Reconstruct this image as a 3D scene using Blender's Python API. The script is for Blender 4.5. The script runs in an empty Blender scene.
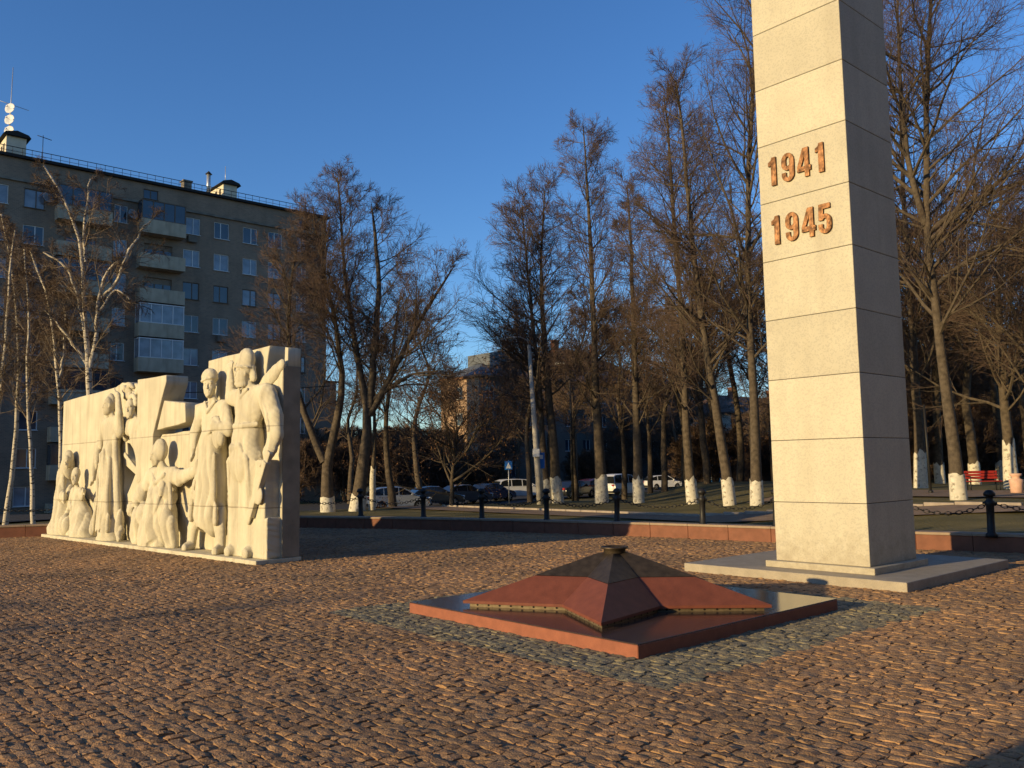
import bpy, math, random
import numpy as np
from mathutils import Vector, Matrix

R = math.radians
rnd = random.Random(7)
rng = np.random.default_rng(11)
SC = bpy.context.scene
COL = SC.collection

# ------------------------------------------------------------------ camera numbers
FPX = 860.0
EYE = 1.6
ROLL = R(1.0)
PITCH = math.atan(82 / FPX)


def ray(x, y):
    u = (x - 512) / FPX
    v = -(y - 384) / FPX
    c, s = math.cos(ROLL), math.sin(ROLL)
    u2, v2 = u * c + v * s, -u * s + v * c
    return np.array([u2, math.cos(PITCH) - v2 * math.sin(PITCH), math.sin(PITCH) + v2 * math.cos(PITCH)])


def at(x, y, Y):
    """surveying aid: the place at depth Y seen in direction x, y"""
    d = ray(x, y)
    return np.array([0, 0, EYE]) + d * (Y / d[1])


GA = R(-48.5)                                   # the grid the monuments and houses stand on
AX = np.array([math.cos(GA), math.sin(GA)])
BX = np.array([-AX[1], AX[0]])
SUN_AZ, SUN_EL = R(33.5), R(11.0)               # direction the sunlight travels


KERB = [(-33, 19.0), (-20, 20.4), (-13.3, 21.9), (-10.6, 22.9), (-8.6, 23.9), (-6.3, 24.1), (-3.55, 22.95), (0, 20.95),
        (2.92, 18.95), (5.25, 17.1), (7.2, 15.35), (8.6, 14.35), (14, 10.2), (20, 5.5)]


def kerb_y(x):
    return np.interp(x, [p[0] for p in KERB], [p[1] for p in KERB])


def ground_z(x, y):
    """lawn dipping behind the raised square, then falling to the lower street"""
    x = np.asarray(x, float); y = np.asarray(y, float)
    flat = np.clip((x - 6.5) / 6, 0, 1) * np.clip((72 - y) / 12, 0, 1)
    d = np.clip((y - kerb_y(x) - 0.7) / 7, 0, 1)
    t = np.clip((y - np.interp(x, [-8, 2], [42.0, 47.0])) / 15, 0, 1)
    return 0.27 - (0.62 * d * d * (3 - 2 * d) + 0.90 * t) * (1 - flat)


# ------------------------------------------------------------------ materials
def mat(name, col, rough=0.8, var=0.15, scale=8.0, bump=0.0, bscale=40.0, col2=None, spec=0.3, metal=0.0,
        coord='Object', speck=0.0, speckscale=300.0, speckcol=(0.1, 0.1, 0.1), detail=6.0):
    m = bpy.data.materials.new(name)
    m.use_nodes = True
    nt = m.node_tree; N = nt.nodes; L = nt.links
    p = N['Principled BSDF']
    p.inputs['Roughness'].default_value = rough
    p.inputs['Specular IOR Level'].default_value = spec
    p.inputs['Metallic'].default_value = metal
    tc = N.new('ShaderNodeTexCoord')
    nz = N.new('ShaderNodeTexNoise'); nz.inputs['Scale'].default_value = scale; nz.inputs['Detail'].default_value = detail
    L.new(tc.outputs[coord], nz.inputs['Vector'])
    ramp = N.new('ShaderNodeValToRGB')
    c2 = col2 if col2 else tuple(c * (1 + var) for c in col)
    c1 = tuple(c * (1 - var) for c in col)
    ramp.color_ramp.elements[0].position = 0.32; ramp.color_ramp.elements[0].color = (*c1, 1)
    ramp.color_ramp.elements[1].position = 0.68; ramp.color_ramp.elements[1].color = (*c2, 1)
    L.new(nz.outputs['Fac'], ramp.inputs['Fac'])
    out = ramp.outputs['Color']
    if speck > 0:
        sp = N.new('ShaderNodeTexVoronoi'); sp.inputs['Scale'].default_value = speckscale
        L.new(tc.outputs[coord], sp.inputs['Vector'])
        sep = N.new('ShaderNodeSeparateColor'); L.new(sp.outputs['Color'], sep.inputs['Color'])
        mt = N.new('ShaderNodeMath'); mt.operation = 'GREATER_THAN'; mt.inputs[1].default_value = 0.72
        L.new(sep.outputs['Red'], mt.inputs[0])
        mm = N.new('ShaderNodeMath'); mm.operation = 'MULTIPLY'; mm.inputs[1].default_value = speck
        L.new(mt.outputs[0], mm.inputs[0])
        mx = N.new('ShaderNodeMix'); mx.data_type = 'RGBA'
        L.new(mm.outputs[0], mx.inputs['Factor']); L.new(out, mx.inputs['A']); mx.inputs['B'].default_value = (*speckcol, 1)
        out = mx.outputs['Result']
    L.new(out, p.inputs['Base Color'])
    if bump > 0:
        b = N.new('ShaderNodeBump'); b.inputs['Strength'].default_value = 1.0; b.inputs['Distance'].default_value = bump
        n2 = N.new('ShaderNodeTexNoise'); n2.inputs['Scale'].default_value = bscale; n2.inputs['Detail'].default_value = 8
        L.new(tc.outputs[coord], n2.inputs['Vector']); L.new(n2.outputs['Fac'], b.inputs['Height'])
        L.new(b.outputs['Normal'], p.inputs['Normal'])
    return m


def add_overlay(m, build):
    """put build(nodes, links, colour socket) -> socket between the colour and the shader"""
    nt = m.node_tree; p = nt.nodes['Principled BSDF']
    lk = p.inputs['Base Color'].links[0]; src = lk.from_socket
    nt.links.remove(lk)
    nt.links.new(build(nt.nodes, nt.links, src), p.inputs['Base Color'])
    return m


def joints(zs, w, col):
    """dirty mortar joints at the given heights (object z)"""
    def f(N, L, src):
        tc = N.new('ShaderNodeTexCoord'); sx = N.new('ShaderNodeSeparateXYZ'); L.new(tc.outputs['Object'], sx.inputs[0])
        nz = N.new('ShaderNodeTexNoise'); nz.inputs['Scale'].default_value = 4; L.new(tc.outputs['Object'], nz.inputs['Vector'])
        for z in zs:
            a = N.new('ShaderNodeMath'); a.operation = 'SUBTRACT'; a.inputs[1].default_value = z; L.new(sx.outputs['Z'], a.inputs[0])
            b = N.new('ShaderNodeMath'); b.operation = 'ABSOLUTE'; L.new(a.outputs[0], b.inputs[0])
            c = N.new('ShaderNodeMath'); c.operation = 'LESS_THAN'; c.inputs[1].default_value = w; L.new(b.outputs[0], c.inputs[0])
            d = N.new('ShaderNodeMath'); d.operation = 'MULTIPLY'; L.new(c.outputs[0], d.inputs[0]); L.new(nz.outputs['Fac'], d.inputs[1])
            mx = N.new('ShaderNodeMix'); mx.data_type = 'RGBA'; L.new(d.outputs[0], mx.inputs['Factor'])
            L.new(src, mx.inputs['A']); mx.inputs['B'].default_value = (*col, 1); src = mx.outputs['Result']
        return src
    return f


def stains(sx_, sz_, amount, col):
    """rain streaks: noise stretched along z"""
    def f(N, L, src):
        tc = N.new('ShaderNodeTexCoord'); mp = N.new('ShaderNodeMapping'); mp.inputs['Scale'].default_value = (sx_, sx_, sz_)
        L.new(tc.outputs['Object'], mp.inputs['Vector'])
        nz = N.new('ShaderNodeTexNoise'); nz.inputs['Scale'].default_value = 1.0; nz.inputs['Detail'].default_value = 5
        L.new(mp.outputs[0], nz.inputs['Vector'])
        r = N.new('ShaderNodeMapRange'); r.inputs['From Min'].default_value = 0.5; r.inputs['From Max'].default_value = 0.75
        r.inputs['To Max'].default_value = amount; L.new(nz.outputs['Fac'], r.inputs['Value'])
        mx = N.new('ShaderNodeMix'); mx.data_type = 'RGBA'; L.new(r.outputs[0], mx.inputs['Factor'])
        L.new(src, mx.inputs['A']); mx.inputs['B'].default_value = (*col, 1)
        return mx.outputs['Result']
    return f


def per_island(lo=0.6, hi=1.35):
    def f(N, L, src):
        g = N.new('ShaderNodeNewGeometry')
        r = N.new('ShaderNodeMapRange'); r.inputs['To Min'].default_value = lo; r.inputs['To Max'].default_value = hi
        L.new(g.outputs['Random Per Island'], r.inputs['Value'])
        mx = N.new('ShaderNodeVectorMath'); mx.operation = 'SCALE'
        L.new(src, mx.inputs[0]); L.new(r.outputs[0], mx.inputs['Scale'])
        return mx.outputs[0]
    return f


M = {}
M['stone'] = mat('carved_limestone', (0.56, 0.51, 0.375), 0.9, 0.08, 2.5, 0.004, 45)
add_overlay(M['stone'], stains(7, 0.45, 0.6, (0.30, 0.26, 0.18)))
add_overlay(M['stone'], stains(1.5, 1.2, 0.35, (0.36, 0.31, 0.22)))
add_overlay(M['stone'], joints((2.36, 0.95), 0.011, (0.16, 0.13, 0.09)))
M['stone_shade'] = mat('shade_dark_limestone', (0.25, 0.22, 0.165), 0.95, 0.2, 3, 0.006, 40)  # limestone colour darkened to stand for shade on the wall's end
M['granite'] = mat('pale_granite', (0.52, 0.475, 0.355), 0.75, 0.05, 3, 0.0025, 160, speck=0.4, speckscale=60, speckcol=(0.36, 0.33, 0.27))
add_overlay(M['granite'], stains(3.5, 0.35, 0.3, (0.33, 0.28, 0.2)))
add_overlay(M['granite'], per_island(0.92, 1.07))


def grimy_base(N, L, src):
    tc = N.new('ShaderNodeTexCoord'); sx = N.new('ShaderNodeSeparateXYZ'); L.new(tc.outputs['Object'], sx.inputs[0])
    nz = N.new('ShaderNodeTexNoise'); nz.inputs['Scale'].default_value = 9; nz.inputs['Detail'].default_value = 6; L.new(tc.outputs['Object'], nz.inputs['Vector'])
    a = N.new('ShaderNodeMath'); a.operation = 'MULTIPLY_ADD'; a.inputs[1].default_value = 1.1; a.inputs[2].default_value = -.2; L.new(nz.outputs['Fac'], a.inputs[0])
    b = N.new('ShaderNodeMath'); b.operation = 'SUBTRACT'; L.new(a.outputs[0], b.inputs[0]); L.new(sx.outputs['Z'], b.inputs[1])
    c = N.new('ShaderNodeMapRange'); c.inputs['From Min'].default_value = -.3; c.inputs['From Max'].default_value = .35; c.inputs['To Max'].default_value = .55; L.new(b.outputs[0], c.inputs['Value'])
    mx = N.new('ShaderNodeMix'); mx.data_type = 'RGBA'; L.new(c.outputs[0], mx.inputs['Factor']); L.new(src, mx.inputs['A']); mx.inputs['B'].default_value = (.25, .2, .13, 1)
    return mx.outputs['Result']


add_overlay(M['granite'], grimy_base)
M['granite_dark'] = mat('joint_mortar', (0.09, 0.08, 0.07), 0.95, 0.2)
M['slab'] = mat('grey_granite_slab', (0.36, 0.31, 0.23), 0.7, 0.12, 6, 0.002, 120, speck=0.3, speckscale=120, speckcol=(0.2, 0.18, 0.16))
M['red_rough'] = mat('red_granite_sawn', (0.27, 0.095, 0.052), 0.7, 0.12, 12, 0.001, 200, speck=0.35, speckscale=160, speckcol=(0.2, 0.06, 0.04))
M['red_star'] = mat('red_granite_honed', (0.17, 0.052, 0.030), 0.62, 0.14, 9, 0.0006, 200, speck=0.35, speckscale=170, speckcol=(0.1, 0.035, 0.03), spec=0.25)
M['dark_polish'] = mat('brown_granite_polished', (0.06, 0.038, 0.028), 0.15, 0.2, 14, 0.0003, 60, speck=0.4, speckscale=150, speckcol=(0.04, 0.025, 0.02), spec=0.8)
M['bronze'] = mat('weathered_bronze', (0.066, 0.05, 0.034), 0.5, 0.3, 14, 0.001, 90, metal=0.5)
M['brass'] = mat('dull_brass', (0.17, 0.13, 0.08), 0.6, 0.25, 20, 0.0005, 90, metal=0.5)
M['gold'] = mat('gilded_copper', (0.17, 0.082, 0.035), 0.38, 0.7, 13, 0.002, 40, metal=0.75)
M['black'] = mat('black_void', (0.01, 0.01, 0.01), 0.9, 0.1)
M['iron'] = mat('black_iron', (0.018, 0.017, 0.016), 0.5, 0.3, 20, 0.001, 80)
M['cobble'] = mat('brown_cobble_stone', (0.32, 0.206, 0.112), 0.85, 0.22, 14, 0.010, 80, speck=0.3, speckscale=90, speckcol=(0.15, 0.095, 0.06))
M['cobble_grey'] = mat('slate_grey_cobble_stone', (0.21, 0.18, 0.12), 0.85, 0.22, 14, 0.010, 80, speck=0.3, speckscale=90, speckcol=(0.09, 0.09, 0.085))


def stone_tints(cols):
    def f(N, L, src):
        g = N.new('ShaderNodeNewGeometry'); r = N.new('ShaderNodeValToRGB'); r.color_ramp.interpolation = 'LINEAR'
        e = r.color_ramp.elements
        while len(e) < len(cols):
            e.new(0.5)
        for i, c in enumerate(cols):
            e[i].position = i / (len(cols) - 1); e[i].color = (*c, 1)
        L.new(g.outputs['Random Per Island'], r.inputs['Fac'])
        mx = N.new('ShaderNodeMix'); mx.data_type = 'RGBA'; mx.blend_type = 'MULTIPLY'; mx.inputs['Factor'].default_value = 1
        L.new(src, mx.inputs['A']); L.new(r.outputs['Color'], mx.inputs['B'])
        return mx.outputs['Result']
    return f


def worn(N, L, src):
    tc = N.new('ShaderNodeTexCoord'); nz = N.new('ShaderNodeTexNoise'); nz.inputs['Scale'].default_value = 0.55; nz.inputs['Detail'].default_value = 4
    L.new(tc.outputs['Object'], nz.inputs['Vector'])
    r = N.new('ShaderNodeValToRGB'); r.color_ramp.elements[0].position = .35; r.color_ramp.elements[0].color = (.72, .74, .78, 1)
    r.color_ramp.elements[1].position = .65; r.color_ramp.elements[1].color = (1.15, 1.1, 1.05, 1)
    L.new(nz.outputs['Fac'], r.inputs['Fac'])
    mx = N.new('ShaderNodeMix'); mx.data_type = 'RGBA'; mx.blend_type = 'MULTIPLY'; mx.inputs['Factor'].default_value = 1
    L.new(src, mx.inputs['A']); L.new(r.outputs['Color'], mx.inputs['B'])
    return mx.outputs['Result']


add_overlay(M['cobble'], worn)
add_overlay(M['cobble'], stone_tints([(.78, .76, .76), (1.1, 1.0, .92), (.92, .92, .95), (1.25, 1.15, .98), (.75, .72, .70), (1.12, 1.0, .88), (1, 1, 1)]))
add_overlay(M['cobble_grey'], stone_tints([(.75, .75, .75), (1.1, 1.05, .95), (.9, .95, .95), (1.25, 1.2, 1.05), (.7, .7, .7), (1, 1, 1)]))
M['grit'] = mat('sandy_joint_fill', (0.18, 0.125, 0.075), 0.95, 0.3, 12, 0.01, 60)
M['kerb'] = mat('red_granite_kerb', (0.20, 0.082, 0.048), 0.75, 0.15, 7, 0.002, 120, speck=0.3, speckscale=110, speckcol=(0.2, 0.08, 0.05))
M['coping'] = mat('pale_kerb_coping', (0.31, 0.23, 0.16), 0.75, 0.12, 7, 0.002, 120)
M['lawn'] = mat('late_autumn_lawn', (0.11, 0.10, 0.03), 0.95, 0.35, 0.7, 0.04, 14, col2=(0.18, 0.14, 0.05))
M['path'] = mat('pinkish_paving', (0.24, 0.165, 0.105), 0.9, 0.18, 3, 0.004, 40)
M['asphalt'] = mat('asphalt', (0.05, 0.048, 0.046), 0.9, 0.2, 4, 0.006, 80)
M['pale_kerb'] = mat('concrete_kerb', (0.30, 0.25, 0.20), 0.85, 0.15, 4, 0.003, 60)
M['earth'] = mat('distant_ground', (0.06, 0.055, 0.03), 0.95, 0.35, 0.2)
M['bark'] = mat('linden_bark', (0.088, 0.068, 0.047), 0.95, 0.35, 7, 0.02, 22)
M['twig'] = mat('reddish_twigs', (0.092, 0.060, 0.044), 0.9, 0.3, 1.5)
M['twig2'] = mat('brown_twigs', (0.105, 0.068, 0.044), 0.9, 0.3, 1.5)
M['birch_bark'] = mat('birch_bark', (0.52, 0.46, 0.36), 0.8, 0.1, 3, 0.004, 30)


def birchmarks(N, L, src):
    tc = N.new('ShaderNodeTexCoord'); mp = N.new('ShaderNodeMapping'); mp.inputs['Scale'].default_value = (3, 3, 9)
    L.new(tc.outputs['Object'], mp.inputs['Vector'])
    nz = N.new('ShaderNodeTexNoise'); nz.inputs['Scale'].default_value = 2.4; nz.inputs['Detail'].default_value = 3; L.new(mp.outputs[0], nz.inputs['Vector'])
    r = N.new('ShaderNodeMapRange'); r.inputs['From Min'].default_value = 0.57; r.inputs['From Max'].default_value = 0.62; L.new(nz.outputs['Fac'], r.inputs['Value'])
    mx = N.new('ShaderNodeMix'); mx.data_type = 'RGBA'; L.new(r.outputs[0], mx.inputs['Factor']); L.new(src, mx.inputs['A'])
    mx.inputs['B'].default_value = (0.06, 0.05, 0.04, 1)
    return mx.outputs['Result']


add_overlay(M['birch_bark'], birchmarks)
M['birch_limb'] = mat('birch_limb_bark', (0.22, 0.17, 0.12), 0.85, 0.25, 4)
M['birch_twig'] = mat('birch_twigs', (0.085, 0.056, 0.036), 0.9, 0.3, 1.5)
M['dry_leaf'] = mat('dry_brown_leaves', (0.17, 0.085, 0.04), 0.9, 0.3, 2)
M['wash'] = mat('whitewash', (0.56, 0.52, 0.42), 0.9, 0.16, 6, 0.01, 30)
M['brick'] = mat('grey_brown_brick', (0.225, 0.172, 0.128), 0.9, 0.14, 0.5, 0.004, 20)
add_overlay(M['brick'], stains(0.7, 0.16, 0.4, (0.085, 0.07, 0.055)))


def brickwork(N, L, src):
    tc = N.new('ShaderNodeTexCoord'); sp = N.new('ShaderNodeSeparateXYZ'); L.new(tc.outputs['Object'], sp.inputs[0])
    cb = N.new('ShaderNodeCombineXYZ')
    ad = N.new('ShaderNodeMath'); L.new(sp.outputs['X'], ad.inputs[0]); L.new(sp.outputs['Y'], ad.inputs[1])
    L.new(ad.outputs[0], cb.inputs['X']); L.new(sp.outputs['Z'], cb.inputs['Y'])
    b = N.new('ShaderNodeTexBrick'); b.inputs['Scale'].default_value = 1.0
    b.inputs['Brick Width'].default_value = 0.27; b.inputs['Row Height'].default_value = 0.1; b.inputs['Mortar Size'].default_value = 0.012
    b.inputs['Color1'].default_value = (0.85, 0.85, 0.85, 1); b.inputs['Color2'].default_value = (1.15, 1.1, 1.05, 1); b.inputs['Mortar'].default_value = (1.3, 1.3, 1.25, 1)
    L.new(cb.outputs[0], b.inputs['Vector'])
    mx = N.new('ShaderNodeMix'); mx.data_type = 'RGBA'; mx.blend_type = 'MULTIPLY'; mx.inputs['Factor'].default_value = 1
    L.new(src, mx.inputs['A']); L.new(b.outputs['Color'], mx.inputs['B'])
    return mx.outputs['Result']


add_overlay(M['brick'], brickwork)
M['concrete_dark'] = mat('stained_concrete', (0.19, 0.165, 0.13), 0.9, 0.25, 1.2, 0.003, 20)
add_overlay(M['concrete_dark'], stains(1.2, 0.3, 0.6, (0.05, 0.045, 0.04)))
M['roofing'] = mat('black_roofing_felt', (0.025, 0.024, 0.024), 0.9, 0.2)
M['balcony'] = mat('pale_balcony_panel', (0.42, 0.36, 0.26), 0.9, 0.12, 1.5, 0.002, 30)
add_overlay(M['balcony'], stains(2.5, 0.5, 0.45, (0.16, 0.13, 0.09)))
M['hut'] = mat('whitewashed_brick', (0.62, 0.55, 0.42), 0.9, 0.12, 1.5, 0.004, 20)
M['frame'] = mat('white_window_frame', (0.66, 0.66, 0.64), 0.5, 0.05)
M['frame_old'] = mat('brown_window_frame', (0.14, 0.10, 0.07), 0.6, 0.15)
M['glass'] = mat('window_glass_dark', (0.035, 0.05, 0.07), 0.05, 0.3, 0.8, spec=0.9)
M['glass_lit'] = mat('window_glass_curtain', (0.20, 0.23, 0.27), 0.08, 0.3, 1.2, spec=0.8)
M['steel'] = mat('galvanised_steel', (0.5, 0.5, 0.48), 0.4, 0.1, metal=0.6)
M['dish'] = mat('dish_paint', (0.72, 0.71, 0.68), 0.5, 0.05)
M['dish_grey'] = mat('dish_grey_paint', (0.28, 0.29, 0.3), 0.5, 0.05)
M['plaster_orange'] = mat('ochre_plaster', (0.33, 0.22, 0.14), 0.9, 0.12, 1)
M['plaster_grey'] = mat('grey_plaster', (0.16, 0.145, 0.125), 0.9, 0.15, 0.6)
M['added_house_tan'] = mat('added_house_tan_plaster', (0.21, 0.18, 0.14), 0.9, 0.12, 1)
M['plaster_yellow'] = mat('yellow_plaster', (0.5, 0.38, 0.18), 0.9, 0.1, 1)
M['brick_red'] = mat('red_brick', (0.22, 0.09, 0.055), 0.9, 0.15, 1)
M['roof_brown'] = mat('rusty_roof_sheet', (0.11, 0.065, 0.045), 0.8, 0.2, 1)
M['roof_grey'] = mat('grey_roof_sheet', (0.10, 0.11, 0.12), 0.6, 0.2, 1)
M['roof_orange'] = mat('orange_eave_board', (0.27, 0.14, 0.07), 0.8, 0.2, 1)
M['tyre'] = mat('tyre_rubber', (0.012, 0.012, 0.012), 0.9, 0.1)
M['rim'] = mat('wheel_alloy', (0.4, 0.4, 0.4), 0.35, 0.1, metal=0.7)
M['carglass'] = mat('car_glass', (0.012, 0.014, 0.016), 0.05, 0.1, spec=0.8)
M['lamp'] = mat('headlight_glass', (0.75, 0.75, 0.72), 0.08, 0.05, spec=0.8)
M['taillamp'] = mat('taillight_red', (0.35, 0.02, 0.015), 0.15, 0.05, spec=0.7)
M['plastic'] = mat('dark_trim_plastic', (0.02, 0.02, 0.02), 0.7, 0.1)
for nm, c in (('white', (0.74, 0.73, 0.70)), ('silver', (0.42, 0.42, 0.41)), ('charcoal', (0.03, 0.031, 0.034)), ('graphite', (0.09, 0.09, 0.092)),
              ('navy', (0.018, 0.04, 0.095)), ('maroon', (0.07, 0.012, 0.012)), ('beige', (0.42, 0.36, 0.26))):
    M['car_' + nm] = mat('car_paint_' + nm, c, 0.22, 0.04, 2, spec=0.6)
M['bench_red'] = mat('red_bench_paint', (0.27, 0.022, 0.016), 0.5, 0.12, 6)
M['urn'] = mat('pinkish_concrete', (0.58, 0.36, 0.26), 0.9, 0.12, 6, 0.002, 40)
M['sign_blue'] = mat('blue_sign_enamel', (0.025, 0.16, 0.5), 0.4, 0.04)
M['sign_white'] = mat('white_sign_enamel', (0.78, 0.78, 0.76), 0.4, 0.04)


def flaking(N, L, src):
    tc = N.new('ShaderNodeTexCoord'); nz = N.new('ShaderNodeTexNoise'); nz.inputs['Scale'].default_value = 7; nz.inputs['Detail'].default_value = 7
    L.new(tc.outputs['Object'], nz.inputs['Vector'])
    r = N.new('ShaderNodeMapRange'); r.inputs['From Min'].default_value = .56; r.inputs['From Max'].default_value = .66; r.inputs['To Max'].default_value = .8; L.new(nz.outputs['Fac'], r.inputs['Value'])
    mx = N.new('ShaderNodeMix'); mx.data_type = 'RGBA'; L.new(r.outputs[0], mx.inputs['Factor']); L.new(src, mx.inputs['A']); mx.inputs['B'].default_value = (.17, .14, .10, 1)
    return mx.outputs['Result']


add_overlay(M['wash'], flaking)
M['pole'] = mat('pale_concrete_pole', (0.46, 0.42, 0.35), 0.85, 0.15, 3)
M['cable'] = mat('cable_rubber', (0.015, 0.015, 0.015), 0.8, 0.1)


# ------------------------------------------------------------------ objects
def link(name, me, parent=None):
    o = bpy.data.objects.new(name, me)
    COL.objects.link(o)
    if parent is not None:
        o.parent = parent
    return o


def thing(name, label, cat, loc=(0, 0, 0), rz=0.0, group=None):
    o = link(name, None)
    o.empty_display_size = 0.3
    o.location = loc; o.rotation_euler = (0, 0, rz)
    return tag(o, label, cat, group)


def tag(o, label, cat, group=None):
    o['label'] = label; o['category'] = cat
    if group:
        o['group'] = group
    return o


def setting(o, kind='structure', label=None, cat=None):
    o['kind'] = kind
    o['label'] = label; o['category'] = cat
    return o


def dup(root, label=None):
    r = root.copy(); COL.objects.link(r)
    for ch in list(root.children):
        c = ch.copy(); COL.objects.link(c); c.parent = r
        for g in ch.children:
            d = g.copy(); COL.objects.link(d); d.parent = c
    if label:
        r['label'] = label
    return r


def np_mesh(name, V, faces, mats, smooth=True, midx=None):
    """faces: list of (n,k) int arrays"""
    me = bpy.data.meshes.new(name)
    V = np.asarray(V, np.float32)
    me.vertices.add(len(V)); me.vertices.foreach_set('co', V.ravel())
    loops = np.concatenate([f.ravel() for f in faces]).astype(np.int32)
    sizes = np.concatenate([np.full(len(f), f.shape[1], np.int32) for f in faces])
    starts = np.concatenate([[0], np.cumsum(sizes)[:-1]]).astype(np.int32)
    me.loops.add(len(loops)); me.loops.foreach_set('vertex_index', loops)
    me.polygons.add(len(sizes)); me.polygons.foreach_set('loop_start', starts)
    me.polygons.foreach_set('use_smooth', np.full(len(sizes), smooth, bool))
    for m in mats:
        me.materials.append(m)
    if midx is not None:
        me.polygons.foreach_set('material_index', np.asarray(midx, np.int32))
    me.update(calc_edges=True)
    return me


class MB:
    """mesh builder: collects pieces, links ONE mesh object"""
    def __init__(s):
        s.v = []; s.f = []; s.m = []; s.sm = []

    def add(s, verts, faces, mi=0, smooth=False, mx=None):
        o = len(s.v)
        if mx is not None:
            verts = [tuple(mx @ Vector(v)) for v in verts]
        s.v += [tuple(map(float, v)) for v in verts]
        for f in faces:
            s.f.append(tuple(i + o for i in f)); s.m.append(mi); s.sm.append(smooth)
        return s

    def box(s, c, h, mi=0, mx=None, bev=0.0):
        x, y, z = c; a, b, d = h
        if bev <= 0:
            V = [(x + i * a, y + j * b, z + k * d) for k in (-1, 1) for j in (-1, 1) for i in (-1, 1)]
            F = [(0, 2, 3, 1), (4, 5, 7, 6), (0, 1, 5, 4), (2, 6, 7, 3), (0, 4, 6, 2), (1, 3, 7, 5)]
            return s.add(V, F, mi, False, mx)
        bm_v = []; e = bev
        # chamfered box: 24 verts
        idx = {}
        for i in (-1, 1):
            for j in (-1, 1):
                for k in (-1, 1):
                    idx[(i, j, k, 0)] = len(bm_v); bm_v.append((x + i * a, y + j * (b - e), z + k * (d - e)))
                    idx[(i, j, k, 1)] = len(bm_v); bm_v.append((x + i * (a - e), y + j * b, z + k * (d - e)))
                    idx[(i, j, k, 2)] = len(bm_v); bm_v.append((x + i * (a - e), y + j * (b - e), z + k * d))
        F = []
        for sgn in (-1, 1):
            F.append([idx[(sgn, j, k, 0)] for j, k in ((-1, -1), (1, -1), (1, 1), (-1, 1))][::sgn])
            F.append([idx[(i, sgn, k, 1)] for i, k in ((-1, -1), (-1, 1), (1, 1), (1, -1))][::sgn])
            F.append([idx[(i, j, sgn, 2)] for i, j in ((-1, -1), (1, -1), (1, 1), (-1, 1))][::sgn])
        for i in (-1, 1):
            for j in (-1, 1):
                F.append([idx[(i, j, -1, 0)], idx[(i, j, 1, 0)], idx[(i, j, 1, 1)], idx[(i, j, -1, 1)]][::(-i * j)])
        for i in (-1, 1):
            for k in (-1, 1):
                F.append([idx[(i, -1, k, 0)], idx[(i, 1, k, 0)], idx[(i, 1, k, 2)], idx[(i, -1, k, 2)]][::(i * k)])
        for j in (-1, 1):
            for k in (-1, 1):
                F.append([idx[(-1, j, k, 1)], idx[(1, j, k, 1)], idx[(1, j, k, 2)], idx[(-1, j, k, 2)]][::(-j * k)])
        for i in (-1, 1):
            for j in (-1, 1):
                for k in (-1, 1):
                    F.append([idx[(i, j, k, 0)], idx[(i, j, k, 1)], idx[(i, j, k, 2)]][::(i * j * k)])
        return s.add(bm_v, F, mi, False, mx)

    def tube(s, pts, rad, n=8, mi=0, smooth=True, cap=True):
        pts = [Vector(p) for p in pts]
        if not hasattr(rad, '__len__'):
            rad = [rad] * len(pts)
        V = []; F = []
        t0 = (pts[1] - pts[0]).normalized()
        ref = Vector((0, 0, 1)) if abs(t0.z) < 0.9 else Vector((1, 0, 0))
        for i, p in enumerate(pts):
            t = (pts[min(i + 1, len(pts) - 1)] - pts[max(i - 1, 0)]).normalized()
            u = t.cross(ref).normalized(); w = u.cross(t).normalized()
            for k in range(n):
                a = 2 * math.pi * k / n
                V.append(p + (u * math.cos(a) + w * math.sin(a)) * rad[i])
        for i in range(len(pts) - 1):
            for k in range(n):
                F.append((i * n + k, i * n + (k + 1) % n, (i + 1) * n + (k + 1) % n, (i + 1) * n + k))
        if cap:
            F.append(tuple(range(n))[::-1]); F.append(tuple((len(pts) - 1) * n + k for k in range(n)))
        return s.add(V, F, mi, smooth)

    def lathe(s, prof, n=16, mi=0, smooth=True, mx=None):
        V = []; F = []
        for r, z in prof:
            for k in range(n):
                a = 2 * math.pi * k / n
                V.append((r * math.cos(a), r * math.sin(a), z))
        for i in range(len(prof) - 1):
            for k in range(n):
                F.append((i * n + k, i * n + (k + 1) % n, (i + 1) * n + (k + 1) % n, (i + 1) * n + k))
        F.append(tuple(range(n))[::-1]); F.append(tuple((len(prof) - 1) * n + k for k in range(n)))
        return s.add(V, F, mi, smooth, mx)

    def prism(s, poly, y0, y1, mi=0, mx=None):
        """polygon in x,z extruded along y"""
        n = len(poly)
        V = [(x, y0, z) for x, z in poly] + [(x, y1, z) for x, z in poly]
        F = [tuple(range(n)), tuple(range(n, 2 * n))[::-1]]
        for i in range(n):
            j = (i + 1) % n
            F.append((i, i + n, j + n, j))
        return s.add(V, F, mi, False, mx)

    def build(s, name, mats, parent=None):
        me = bpy.data.meshes.new(name)
        me.from_pydata(s.v, [], s.f)
        if not isinstance(mats, (list, tuple)):
            mats = [mats]
        for m in mats:
            me.materials.append(m)
        me.polygons.foreach_set('material_index', s.m)
        me.polygons.foreach_set('use_smooth', s.sm)
        me.update()
        return link(name, me, parent)


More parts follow.
